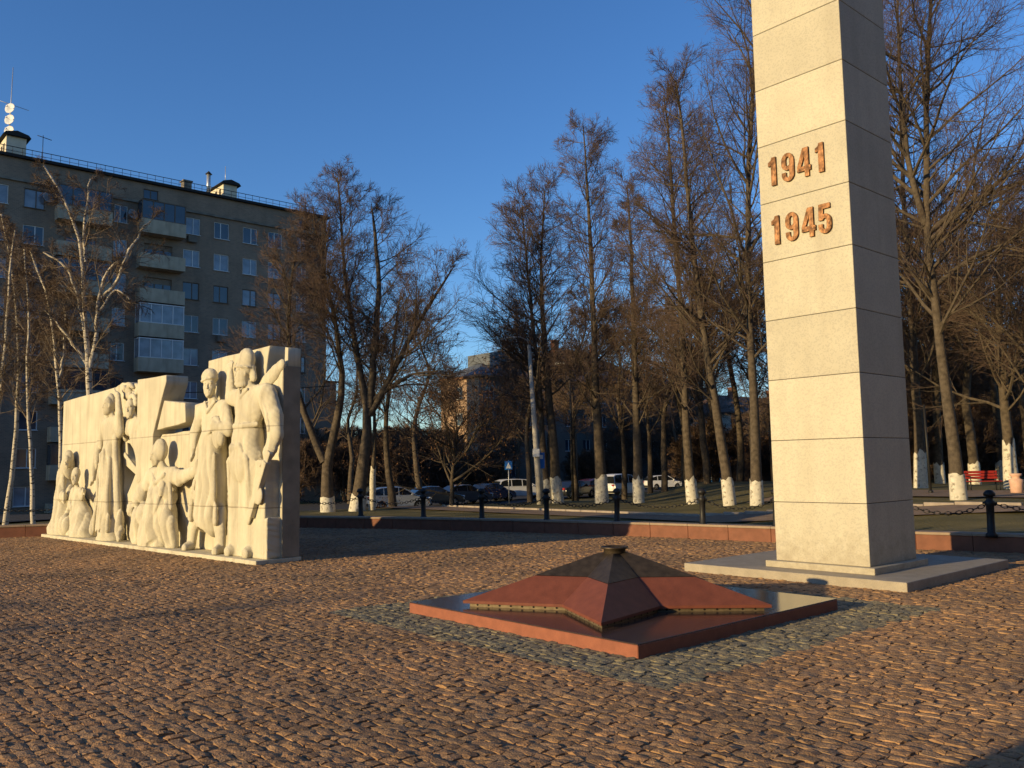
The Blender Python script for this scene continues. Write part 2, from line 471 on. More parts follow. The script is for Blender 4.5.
def flat_curve(outlines, depth, bevel, res=2):
    """closed 2-D outlines (holes allowed) -> mesh data, thickness 2*depth about z=0"""
    cu = bpy.data.curves.new('outline', 'CURVE'); cu.dimensions = '2D'; cu.fill_mode = 'BOTH'
    cu.extrude = max(depth - bevel, 0.0001); cu.bevel_depth = bevel; cu.bevel_resolution = res; cu.offset = -bevel
    for pts in outlines:
        sp = cu.splines.new('POLY'); sp.points.add(len(pts) - 1); sp.use_cyclic_u = True
        for i, p in enumerate(pts):
            sp.points[i].co = (p[0], p[1], 0, 1)
    ob = bpy.data.objects.new('outline', cu); COL.objects.link(ob)
    dg = bpy.context.evaluated_depsgraph_get(); dg.update()
    me = bpy.data.meshes.new_from_object(ob.evaluated_get(dg))
    bpy.data.objects.remove(ob); bpy.data.curves.remove(cu)
    return me


# ------------------------------------------------------------------ world, sun, camera
def make_world():
    w = bpy.data.worlds.new('World'); SC.world = w; w.use_nodes = True
    nt = w.node_tree; bg = nt.nodes['Background']
    sky = nt.nodes.new('ShaderNodeTexSky'); sky.sky_type = 'NISHITA'; sky.sun_disc = False
    sky.sun_elevation = SUN_EL
    sky.sun_rotation = math.atan2(-math.cos(SUN_AZ), -math.sin(SUN_AZ))
    sky.altitude = 200; sky.air_density = 1.0; sky.dust_density = 0.2; sky.ozone_density = 4.0
    hs = nt.nodes.new('ShaderNodeHueSaturation'); hs.inputs['Saturation'].default_value = 1.10; hs.inputs['Hue'].default_value = 0.508
    nt.links.new(sky.outputs[0], hs.inputs['Color'])
    nt.links.new(hs.outputs[0], bg.inputs['Color']); bg.inputs['Strength'].default_value = 0.15
    sl = bpy.data.lights.new('sun', 'SUN'); sl.energy = 4.3; sl.angle = R(0.5); sl.color = (1.0, 0.745, 0.37)
    so = link('sun', sl)
    d = Vector((math.cos(SUN_AZ) * math.cos(SUN_EL), math.sin(SUN_AZ) * math.cos(SUN_EL), -math.sin(SUN_EL)))
    so.rotation_euler = d.to_track_quat('-Z', 'Y').to_euler()
    so.location = (-30, -20, 30)
    cam = bpy.data.cameras.new('camera'); co = link('camera', cam)
    cam.sensor_width = 36; cam.lens = FPX / 1024 * 36; cam.clip_start = 0.05; cam.clip_end = 3000
    c, s = math.cos(ROLL), math.sin(ROLL); cp, sp = math.cos(PITCH), math.sin(PITCH)
    rt = Vector((c, s * sp, -s * cp)); up = Vector((s, -c * sp, c * cp)); fw = Vector((0, cp, sp))
    mx = Matrix.Identity(4)
    for i in range(3):
        mx[i][0] = rt[i]; mx[i][1] = up[i]; mx[i][2] = -fw[i]; mx[i][3] = (0, 0, EYE)[i]
    co.matrix_world = mx
    SC.camera = co
    SC.view_settings.view_transform = 'Standard'; SC.view_settings.look = 'None'
    SC.view_settings.gamma = 1.0; SC.view_settings.use_curve_mapping = False
    SC.view_settings.exposure = 0.42
    SC.cycles.max_bounces = 5; SC.cycles.diffuse_bounces = 3; SC.cycles.glossy_bounces = 3
    SC.cycles.use_denoising = True


make_world()

# ------------------------------------------------------------------ plaza
STAR_C = np.array([1.13, 9.5]); STAR_H = 1.63
GREY_C = np.array([1.2, 9.55]); GREY_H = 2.36
OB_NEAR = np.array([4.67, 10.45]); OB_W = 3.28
OB_C = OB_NEAR + (BX - AX) * OB_W / 2
REL_A = R(-44.2); RA = np.array([math.cos(REL_A), math.sin(REL_A)]); RN = np.array([math.sin(REL_A), -math.cos(REL_A)])
REL_P = np.array([-4.38, 14.69]) - RN * 0.5


def make_plaza():
    # joint fill sheet up to the kerb, then the stones
    mb = MB()
    xs = np.linspace(-33, 20, 80)
    V = []; F = []
    for x in xs:
        V += [(x, -14, 0.006), (x, float(kerb_y(x)) + 0.08, 0.006)]
    for i in range(len(xs) - 1):
        F.append((2 * i, 2 * i + 2, 2 * i + 3, 2 * i + 1))
    mb.add(V, F)
    setting(mb.build('plaza_bed', M['grit']), 'structure', 'sandy bed between the cobbles of the square', 'ground')
    # stones in rows along AX
    W = 0.090
    P = []; S = []
    for r in range(-220, 310):
        bcoord = r * W
        p = -34.0 + rnd.random() * 0.3
        while p < 24:
            l = 0.075 + 0.075 * rnd.random()
            q = AX * (p + l / 2) + BX * bcoord
            P.append(q); S.append(l); p += l + 0.004
    P = np.array(P); S = np.array(S)
    P += BX * rng.normal(0, 0.0035, len(P))[:, None]
    keep = (P[:, 1] < kerb_y(P[:, 0]) - 0.02) & (P[:, 1] > 2.6) & (np.abs(P[:, 0]) < 0.66 * P[:, 1] + 4.5)

    def inside(c, h, ax, bx):
        d = P - c
        return (np.abs(d @ ax) < h[0]) & (np.abs(d @ bx) < h[1])
    keep &= ~inside(STAR_C, (STAR_H - .06, STAR_H - .06), AX, BX)
    keep &= ~inside(OB_C, (OB_W / 2 - .08, OB_W / 2 - .08), AX, BX)
    keep &= ~inside(REL_P + RA * -5.3, (5.2, 0.42), RA, RN)
    grey = inside(GREY_C, (GREY_H, GREY_H), AX, BX)
    for sel, name, m in ((keep & ~grey, 'cobbled_plaza', M['cobble']), (keep & grey, 'grey_cobble_border', M['cobble_grey'])):
        p = P[sel]; s = S[sel]; n = len(p)
        hl = s / 2; hw = W / 2 - 0.002 + rng.normal(0, .003, n)
        k = 4                                                   # a rough split top of k x k points, then a skirt
        gx, gy = np.meshgrid(np.linspace(-1, 1, k), np.linspace(-1, 1, k), indexing='ij')
        gx = gx.ravel(); gy = gy.ravel()
        top = 0.018 + rng.normal(0, 0.0025, n)
        tilt = rng.normal(0, 0.042, (n, 2))
        x = hl[:, None] * (gx[None] + rng.normal(0, .07, (n, k * k))); y = hw[:, None] * (gy[None] + rng.normal(0, .07, (n, k * k)))
        e = np.maximum(np.abs(gx), np.abs(gy))[None]
        cor = (np.abs(gx) * np.abs(gy))[None]
        z = top[:, None] - 0.0045 * (e > .9) - .003 * (cor > .9) + rng.normal(0, 0.0026, (n, k * k)) + x * tilt[:, :1] + y * tilt[:, 1:]
        rim = [i for i in range(k)] + [i * k + k - 1 for i in range(1, k)] + [(k - 1) * k + i for i in range(k - 2, -1, -1)] + [i * k for i in range(k - 2, 0, -1)]
        rim = np.array(rim); m4 = len(rim)
        loc = np.concatenate([np.stack([x, y, z], -1), np.stack([x[:, rim] * 1.01, y[:, rim] * 1.01, np.full((n, m4), -.02)], -1)], 1)
        nv = k * k + m4
        wx = p[:, None, 0] + loc[..., 0] * AX[0] + loc[..., 1] * BX[0]
        wy = p[:, None, 1] + loc[..., 0] * AX[1] + loc[..., 1] * BX[1]
        V = np.stack([wx, wy, loc[..., 2]], -1).reshape(-1, 3)
        base = (np.arange(n) * nv)[:, None, None]
        i, j = np.meshgrid(np.arange(k - 1), np.arange(k - 1), indexing='ij'); i = i.ravel(); j = j.ravel()
        q1 = np.stack([i * k + j, (i + 1) * k + j, (i + 1) * k + j + 1, i * k + j + 1], 1)
        a = np.arange(m4); a2 = (a + 1) % m4
        q2 = np.stack([rim[a2], rim[a], k * k + a, k * k + a2], 1)
        Q = (base + np.concatenate([q1, q2])[None]).reshape(-1, 4)
        o = link(name, np_mesh(name, V, [Q], [m], smooth=False))
        lab = ('brown cobblestones laid in rows across the square' if 'plaza' in name else 'slate grey cobbles framing the star slab')
        setting(o, 'structure', lab, 'paving')


def make_ground():
    # lawn and street level behind the kerb, out to the horizon
    xs = np.concatenate([np.linspace(-1500, -70, 14), np.linspace(-66, 70, 120), np.linspace(75, 1500, 14)])
    f = np.concatenate([np.linspace(0, 40, 90), np.linspace(41, 110, 60), np.geomspace(115, 2500, 16)])
    X = np.repeat(xs[:, None], len(f), 1)
    Y0 = np.where(np.abs(X) < 1e9, kerb_y(X), 0) + 0.28
    Y = Y0 + f[None]
    Z = ground_z(X, Y)
    near = np.clip(1 - f / 90, 0, 1)[None]
    Z = Z + 0.025 * near * (np.sin(X * 1.3 + np.sin(Y)) * np.sin(Y * 0.9 + 1.2))*np.clip(f[None]/3,0,1)
    n, k = X.shape
    V = np.stack([X, Y, Z], -1).reshape(-1, 3)
    i, j = np.meshgrid(np.arange(n - 1), np.arange(k - 1), indexing='ij')
    Q = np.stack([i * k + j, (i + 1) * k + j, (i + 1) * k + j + 1, i * k + j + 1], -1).reshape(-1, 4)
    setting(link('lawn', np_mesh('lawn', V, [Q], [M['lawn']])), 'structure', 'dry autumn lawn behind the kerb', 'ground')
    # far side: one sheet under everything behind the viewer
    mb = MB(); mb.add([(-1500, -1500, -0.02), (1500, -1500, -0.02), (1500, 20, -0.02), (-1500, 20, -0.02)], [(0, 1, 2, 3)])
    setting(mb.build('ground', M['earth']), 'structure', 'bare ground round the square', 'ground')


def band(name, p0, p1, width, m, lift, label, cat, off=None):
    """a strip draped over the ground from p0 to p1"""
    p0 = np.array(p0, float); p1 = np.array(p1, float)
    L = np.linalg.norm(p1 - p0); t = (p1 - p0) / L; nrm = np.array([-t[1], t[0]])
    n = int(L / 0.8) + 2
    V = []; F = []
    kk = 6
    for i in range(n):
        for q in range(kk):
            p = p0 + t * L * i / (n - 1) + nrm * width * (q / (kk - 1) - 0.5)
            V.append((p[0], p[1], float(ground_z(p[0], p[1])) + lift))
    for i in range(n - 1):
        for q in range(kk - 1):
            F.append((i * kk + q, (i + 1) * kk + q, (i + 1) * kk + q + 1, i * kk + q + 1))
    mb = MB(); mb.add(V, F)
    return setting(mb.build(name, m), 'structure', label, cat)


def make_paths():
    c0, c1 = np.array([-9.0, 47.0]), np.array([21.0, 13.0])
    t = (c1 - c0) / np.linalg.norm(c1 - c0); c = c0 + t * 14
    band('path', c0, c1, 2.2, M['path'], 0.045, 'pinkish paved path running along the lawn', 'path')
    ta = np.array([0.717, -0.697])
    band('alley', np.array([16.5, 32.0]) - ta * 7, np.array([16.5, 32.0]) + ta * 20, 6.5, M['path'], 0.05, 'wide paved alley under the bare trees', 'path')
    band('road', (-34, 16 + 14), (46, 150), 17, M['asphalt'], 0.055, 'asphalt street where the cars are parked', 'road')
    # pale kerb on the far edge of the path
    nrm = np.array([-t[1], t[0]])
    mb = MB()
    for i in range(30):
        p = c - t * 7 + nrm * 1.17 + t * (i * 0.86 + 0.42)
        z = float(ground_z(p[0], p[1]))
        mx = Matrix.Translation((p[0], p[1], z + 0.02)) @ Matrix.Rotation(math.atan2(t[1], t[0]), 4, 'Z')
        mb.box((0, 0, 0), (0.424, 0.07, 0.10), 0, mx, 0.012)
    setting(mb.build('path_kerb', M['pale_kerb']), 'structure', 'pale kerbstones along the far edge of the path', 'kerb')


def make_kerb():
    pts = [np.array(p, float) for p in KERB]
    # resample evenly
    d = np.cumsum([0] + [np.linalg.norm(pts[i + 1] - pts[i]) for i in range(len(pts) - 1)])
    px = np.array([p[0] for p in pts]); py = np.array([p[1] for p in pts])
    n = int(d[-1] / 0.9)
    root = thing('kerb_wall', 'low red granite retaining wall edging the lawn behind the square', 'wall')
    wall = MB(); cop = MB()
    for i in range(n):
        a = d[-1] * i / n; b = d[-1] * (i + 1) / n
        p = np.array([np.interp(a, d, px), np.interp(a, d, py)]); q = np.array([np.interp(b, d, px), np.interp(b, d, py)])
        m = (p + q) / 2; l = np.linalg.norm(q - p); ang = math.atan2(q[1] - p[1], q[0] - p[0])
        mx = Matrix.Translation((m[0], m[1], 0)) @ Matrix.Rotation(ang + rnd.gauss(0, .002), 4, 'Z')
        wall.box((0, 0.14, 0.12), (l / 2 - 0.003, 0.14, 0.15), 0, mx, 0.006)
        cop.box((0, 0.15, 0.296), (l / 2 - 0.002, 0.17, 0.024), 0, mx, 0.006)
    wall.build('granite_block', M['kerb'], root)
    cop.build('coping', M['coping'], root)
    # bollards and chains a little behind it
    mbp = MB()
    mbp.lathe([(0.085, 0), (0.085, 0.05), (0.06, 0.07), (0.055, 0.30), (0.058, 0.46), (0.075, 0.48), (0.075, 0.53), (0.05, 0.55), (0.05, 0.60),
               (0.082, 0.61), (0.085, 0.65), (0.05, 0.69), (0.02, 0.70)], 14)
    mbp.tube([(-0.10, 0, 0.505), (0.10, 0, 0.505)], 0.018, 6)
    xs = [(-22, 21.3), (-19.4, 21.6), (-16.8, 22.0), (-14.2, 22.5), (-11.5, 23.5), (-8.8, 24.8), (-6.35, 25.0), (-4.35, 24.15)]
    base = [361, 423.5, 482, 546.8, 617, 703, 776, 850, 903, 990.5]
    ys = [23.9, 22.75, 21.75, 20.6, 19.65, 18.35, 17.3, 16.35, 15.5, 14.72]
    pos = [(-22, 21.0), (-19.4, 21.3), (-16.8, 21.7), (-14.2, 22.3), (-11.2, 23.6), (-8.6, 24.7), (-6.35, 24.75)]
    for x, y in zip(base, ys):
        p = at(x, 518, y); pos.append((p[0], y))
    pos.append((10.6, 13.4)); pos.append((12.7, 11.8))
    P = []
    proto = None
    for i, (x, y) in enumerate(pos):
        z = float(ground_z(x, y)) - 0.01
        j = min(max(i, 1), len(pos) - 1)
        ang = math.atan2(pos[j][1] - pos[j - 1][1], pos[j][0] - pos[j - 1][0])
        if proto is None:
            o = mbp.build('bollard', M['iron']); proto = o
        else:
            o = proto.copy(); COL.objects.link(o)
        o.scale = (1.1, 1.1, 1.14); o.location = (x, y, z); o.rotation_euler = (R(rnd.gauss(0, .8)), R(rnd.gauss(0, .8)), ang)
        P.append((x, y, z + 0.505 * 1.14))
        lab = 'black iron bollard of the chain fence behind the low kerb'
        vis = {7: 'black bollard left of the sunlit patch on the kerb wall', 8: 'black bollard in front of the silver hatchback and dark sedan',
               9: 'black bollard in front of the dark blue sedan', 10: 'black bollard right of the tall lamp post', 11: 'black bollard in front of the thick trunk, left of the sunlit kerb wall',
               12: 'sunlit bollard in front of the whitewashed trunks near the white hatchback', 13: 'sunlit bollard touching the left edge of the obelisk',
               16: 'black bollard on the lawn right of the obelisk'}
        tag(o, vis.get(i, lab), 'bollard', 'bollards of the chain fence')
    for i in range(len(P) - 1):
        a = Vector(P[i]); b = Vector(P[i + 1]); L = (b - a).length
        n = int(L / 0.085); mb = MB()
        for k in range(n):
            def pt(t):
                p = a.lerp(b, t); p.z -= 0.19 * (1 - (2 * t - 1) ** 2); return p
            p, q = pt(k / n), pt((k + 1) / n)
            t = (q - p).normalized(); s = t.cross(Vector((0, 0, 1))).normalized(); u = s.cross(t)
            side = s if k % 2 else u
            ring = []
            for m_ in range(8):
                an = 2 * math.pi * m_ / 8
                ring.append((p + q) / 2 + t * math.cos(an) * 0.058 + side * math.sin(an) * 0.030)
            V = []; F = []
            oth = u if k % 2 else s
            for m_ in range(8):
                c = ring[m_]; rad = (c - (p + q) / 2).normalized()
                for w in range(3):
                    an = 2 * math.pi * w / 3
                    V.append(c + (rad * math.cos(an) + oth * math.sin(an)) * 0.011)
            for m_ in range(8):
                for w in range(3):
                    F.append((m_ * 3 + w, ((m_ + 1) % 8) * 3 + w, ((m_ + 1) % 8) * 3 + (w + 1) % 3, m_ * 3 + (w + 1) % 3))
            mb.add(V, F, 0, True)
        o = mb.build('chain', M['iron'])
        lab = {7: 'black chain sagging in front of the silver hatchback', 8: 'black chain sagging in front of the dark sedans', 9: 'black chain sagging below the white off-roader',
               10: 'black chain between the lamp post bollard and the thick whitewashed trunk', 15: 'black chain from the obelisk to the bollard on its right',
               16: 'black chain running out of the picture right of the obelisk'}.get(i, 'black iron chain hanging between two bollards')
        tag(o, lab, 'chain', 'chains between the bollards')


make_plaza(); make_ground(); make_paths(); make_kerb()


# ------------------------------------------------------------------ eternal flame star
def make_star():
    root = thing('star_monument', 'low red granite five-pointed star with bronze burner on a square slab', 'memorial', (STAR_C[0], STAR_C[1], 0), GA)
    s = STAR_H
    b = MB(); b.box((0, 0, 0.06), (s, s, 0.062), 0, None, 0.006); b.build('slab_edge', M['red_rough'], root)
    t = MB(); t.box((0, 0, 0.126), (s - 0.004, s - 0.004, 0.006), 0, None, 0.002); t.build('slab_top', M['dark_polish'], root)
    c = np.array([1.08, 9.45]) - STAR_C
    cl = np.array([c @ AX, c @ BX])
    a0 = R(258.7) - GA
    Ro, Ri = 1.65, 0.83
    z0, za, zc = 0.195, 0.70, 0.43
    out = []
    for k in range(10):
        r = Ro if k % 2 == 0 else Ri
        an = a0 + k * math.pi / 5
        out.append(Vector((cl[0] + r * math.cos(an), cl[1] + r * math.sin(an), z0)))
    ap = Vector((cl[0], cl[1], za))
    f1 = (zc - z0) / (za - z0)
    mid = [p.lerp(ap, f1) for p in out]
    body = MB(); V = out + mid + [Vector((p.x, p.y, z0 - 0.028)) for p in out]
    F = [(k, (k + 1) % 10, 10 + (k + 1) % 10, 10 + k) for k in range(10)] + [(20 + k, 20 + (k + 1) % 10, (k + 1) % 10, k) for k in range(10)]
    F += [tuple(29 - k for k in range(10))]
    body.add(V, F); body.build('star_body', M['red_star'], root)
    f2 = (0.645 - z0) / (za - z0)
    lo = [p.lerp(ap, f1) + Vector((0, 0, 0.004)) for p in out]; hi = [p.lerp(ap, f2) + Vector((0, 0, 0.004)) for p in out]
    cap = MB(); cap.add(lo + hi, [(k, (k + 1) % 10, 10 + (k + 1) % 10, 10 + k) for k in range(10)] + [tuple(range(10, 20))]); capo = cap.build('bronze_cap', M['bronze'], root)
    ring = MB(); mx = Matrix.Translation((cl[0], cl[1], 0.632))
    ring.lathe([(0.105, 0), (0.118, 0.02), (0.118, 0.055), (0.150, 0.062), (0.150, 0.082), (0.118, 0.084), (0.11, 0.05), (0.03, 0.046)], 28, 0, True, mx)
    ring.build('burner_ring', M['bronze'], capo)
    ris = MB()
    inn = [Vector((cl[0], cl[1], 0)) + (Vector((p.x, p.y, 0)) - Vector((cl[0], cl[1], 0))) * 0.955 for p in out]
    V = [(p.x, p.y, 0.13) for p in inn] + [(p.x, p.y, 0.172) for p in inn]
    ris.add(V, [(k, (k + 1) % 10, 10 + (k + 1) % 10, 10 + k) for k in range(10)])
    for k in range(10):
        p, q = inn[k], inn[(k + 1) % 10]
        e = (q - p).normalized(); nn = Vector((e.y, -e.x, 0))
        for m_ in range(8):
            cpt = p.lerp(q, (m_ + 0.7) / 8.4) + Vector((0, 0, 0.152)) + nn * 0.002
            V = [cpt + e * 0.012 * math.cos(2 * math.pi * w / 8) + Vector((0, 0, 0.011 * math.sin(2 * math.pi * w / 8))) for w in range(8)]
            ris.add(V, [tuple(range(8))], 1)
    ris.build('perforated_riser', [M['brass'], M['black']], root)


make_star()


# ------------------------------------------------------------------ obelisk
def arc(cx, cy, rx, ry, a0, a1, n=8):
    return [(cx + rx * math.cos(R(a0 + (a1 - a0) * i / n)), cy + ry * math.sin(R(a0 + (a1 - a0) * i / n))) for i in range(n + 1)]


def digit(ch):
    """heavy block figures, 1 unit high"""
    if ch == '1':
        return [[(0.20, 0), (0.42, 0), (0.42, 1), (0.24, 1), (0.20, 0.90), (0.08, 0.84), (0.08, 0.70), (0.20, 0.72)]]
    if ch == '9':
        o = arc(0.27, 0.73, 0.27, 0.27, 0, 180) + arc(0.27, 0.62, 0.27, 0.23, 180, 275, 6) + [(0.33, 0.42), (0.34, 0.26)] + arc(0.265, 0.25, 0.075, 0.11, 0, -180, 6) + [(0.19, 0.33), (0.0, 0.33)] + arc(0.27, 0.25, 0.27, 0.25, 180, 360)
        h = arc(0.27, 0.75, 0.08, 0.11, 0, 180, 6) + arc(0.27, 0.62, 0.08, 0.08, 180, 360, 6)
        return [o, h[::-1]]
    if ch == '4':
        return [[(0.32, 0), (0.50, 0), (0.50, 0.20), (0.58, 0.20), (0.58, 0.37), (0.50, 0.37), (0.50, 1), (0.26, 1), (0, 0.36), (0, 0.20), (0.32, 0.20)],
                [(0.32, 0.37), (0.17, 0.37), (0.32, 0.74)]]
    if ch == '5':
        o = [(0.04, 1), (0.50, 1), (0.50, 0.83), (0.22, 0.83), (0.21, 0.65)] + arc(0.28, 0.42, 0.26, 0.245, 90, 0, 6) + [(0.54, 0.26)] + arc(0.27, 0.25, 0.27, 0.25, 0, -180)
        o += [(0.0, 0.33), (0.19, 0.33)] + arc(0.265, 0.25, 0.075, 0.10, 180, 360, 6) + [(0.345, 0.42)] + arc(0.265, 0.42, 0.08, 0.09, 0, 160, 6) + [(0.02, 0.46)]
        return [o]


def make_obelisk():
    root = thing('obelisk', 'tall square pale granite obelisk with golden years on a stepped slab', 'obelisk', (OB_C[0], OB_C[1], 0), GA)
    h = OB_W / 2
    b = MB(); b.box((0, 0, 0.065), (h, h, 0.065), 0, None, 0.006); b.build('base_slab', M['slab'], root)
    # shaft: mid (nearest) corner, left along -AX, right along BX
    w = 1.36
    mid = np.array([4.59, 11.3]) - OB_C
    near = np.array([mid @ AX, mid @ BX])
    cx, cy = near[0] - w / 2, near[1] + w / 2
    p = MB(); p.box((cx, cy, 0.172), (w / 2 + 0.11, w / 2 + 0.11, 0.044), 0, None, 0.006); p.build('plinth', M['granite'], root)
    sh = MB()
    zs = [0.217, 1.03] + [1.03 + 0.8625 * i for i in range(1, 15)]
    for i in range(len(zs) - 1):
        z0, z1 = zs[i] + (0.004 if i else 0), zs[i + 1] - 0.004
        sh.box((cx, cy, (z0 + z1) / 2), (w / 2, w / 2, (z1 - z0) / 2), 0, None, 0.005)
    sh.box((cx, cy, zs[-1] / 2 + 0.1), (w / 2 - 0.015, w / 2 - 0.015, zs[-1] / 2 - 0.12), 1)
    sh.build('shaft', [M['granite'], M['granite_dark']], root)
    # years on the face towards -BX
    for txt, zc, u0, pitch in (('1941', 5.34 + 0.44, -0.535, 0.242), ('1945', 4.48 + 0.43, -0.525, 0.25)):
        outs = []
        H = 0.42
        for i, ch in enumerate(txt):
            dx = u0 + i * pitch + (0.012 if ch == '1' and i else 0)
            for o in digit(ch):
                outs.append([(dx + x * H * 0.86, y * H) for x, y in o])
        me = flat_curve(outs, 0.016, 0.003)
        me.materials.clear(); me.materials.append(M['gold'])
        me.transform(Matrix.Rotation(R(90), 4, 'X'))
        o = link('year_numerals', me, root)
        o.location = (cx, cy - w / 2 - 0.018, zc - H / 2)
        o['label'] = 'raised golden numerals reading ' + txt


make_obelisk()


# ------------------------------------------------------------------ relief monument
def surface_nets(F, org, h):
    s = F < 0
    nx, ny, nz = F.shape
    c = np.zeros((nx - 1, ny - 1, nz - 1), np.int8)
    for i in (0, 1):
        for j in (0, 1):
            for k in (0, 1):
                c += s[i:nx - 1 + i, j:ny - 1 + j, k:nz - 1 + k]
    cells = (c > 0) & (c < 8)
    ci = np.argwhere(cells)
    idx = np.full(cells.shape, -1, np.int64); idx[cells] = np.arange(len(ci))
    acc = np.zeros((len(ci), 3)); cnt = np.zeros(len(ci))
    cor = [(i, j, k) for i in (0, 1) for j in (0, 1) for k in (0, 1)]
    for a in cor:
        for ax in range(3):
            if a[ax] == 0:
                b = list(a); b[ax] = 1
                fa = F[ci[:, 0] + a[0], ci[:, 1] + a[1], ci[:, 2] + a[2]]; fb = F[ci[:, 0] + b[0], ci[:, 1] + b[1], ci[:, 2] + b[2]]
                m = (fa < 0) != (fb < 0)
                t = np.where(m, fa / np.where(m, fa - fb, 1), 0)
                p = np.array(a, float)[None] + np.zeros((len(ci), 3)); p[:, ax] += t
                acc[m] += p[m]; cnt[m] += 1
    V = (ci + acc / cnt[:, None]) * h + np.array(org)
    Q = []
    for ax in range(3):
        o1, o2 = [(1, 2), (2, 0), (0, 1)][ax]
        sl0 = [slice(1, -1)] * 3; sl1 = [slice(1, -1)] * 3
        sl0[ax] = slice(0, -1); sl1[ax] = slice(1, None)
        a = s[tuple(sl0)]; b = s[tuple(sl1)]
        e = np.argwhere(a != b)
        sg = a[a != b]
        off = np.ones(3, int); off[ax] = 0
        e = e + off
        d1 = np.zeros(3, int); d1[o1] = 1; d2 = np.zeros(3, int); d2[o2] = 1
        g = lambda q: idx[q[:, 0], q[:, 1], q[:, 2]]
        q = np.stack([g(e - d1 - d2), g(e - d2), g(e), g(e - d1)], 1)
        q[~sg] = q[~sg][:, ::-1]
        Q.append(q)
    Q = np.concatenate(Q); Q = Q[(Q >= 0).all(1)]
    return V, Q


def smin(a, b, k):
    k = k * 0.45
    hh = np.clip(0.5 + 0.5 * (b - a) / k, 0, 1)
    return b + (a - b) * hh - k * hh * (1 - hh)


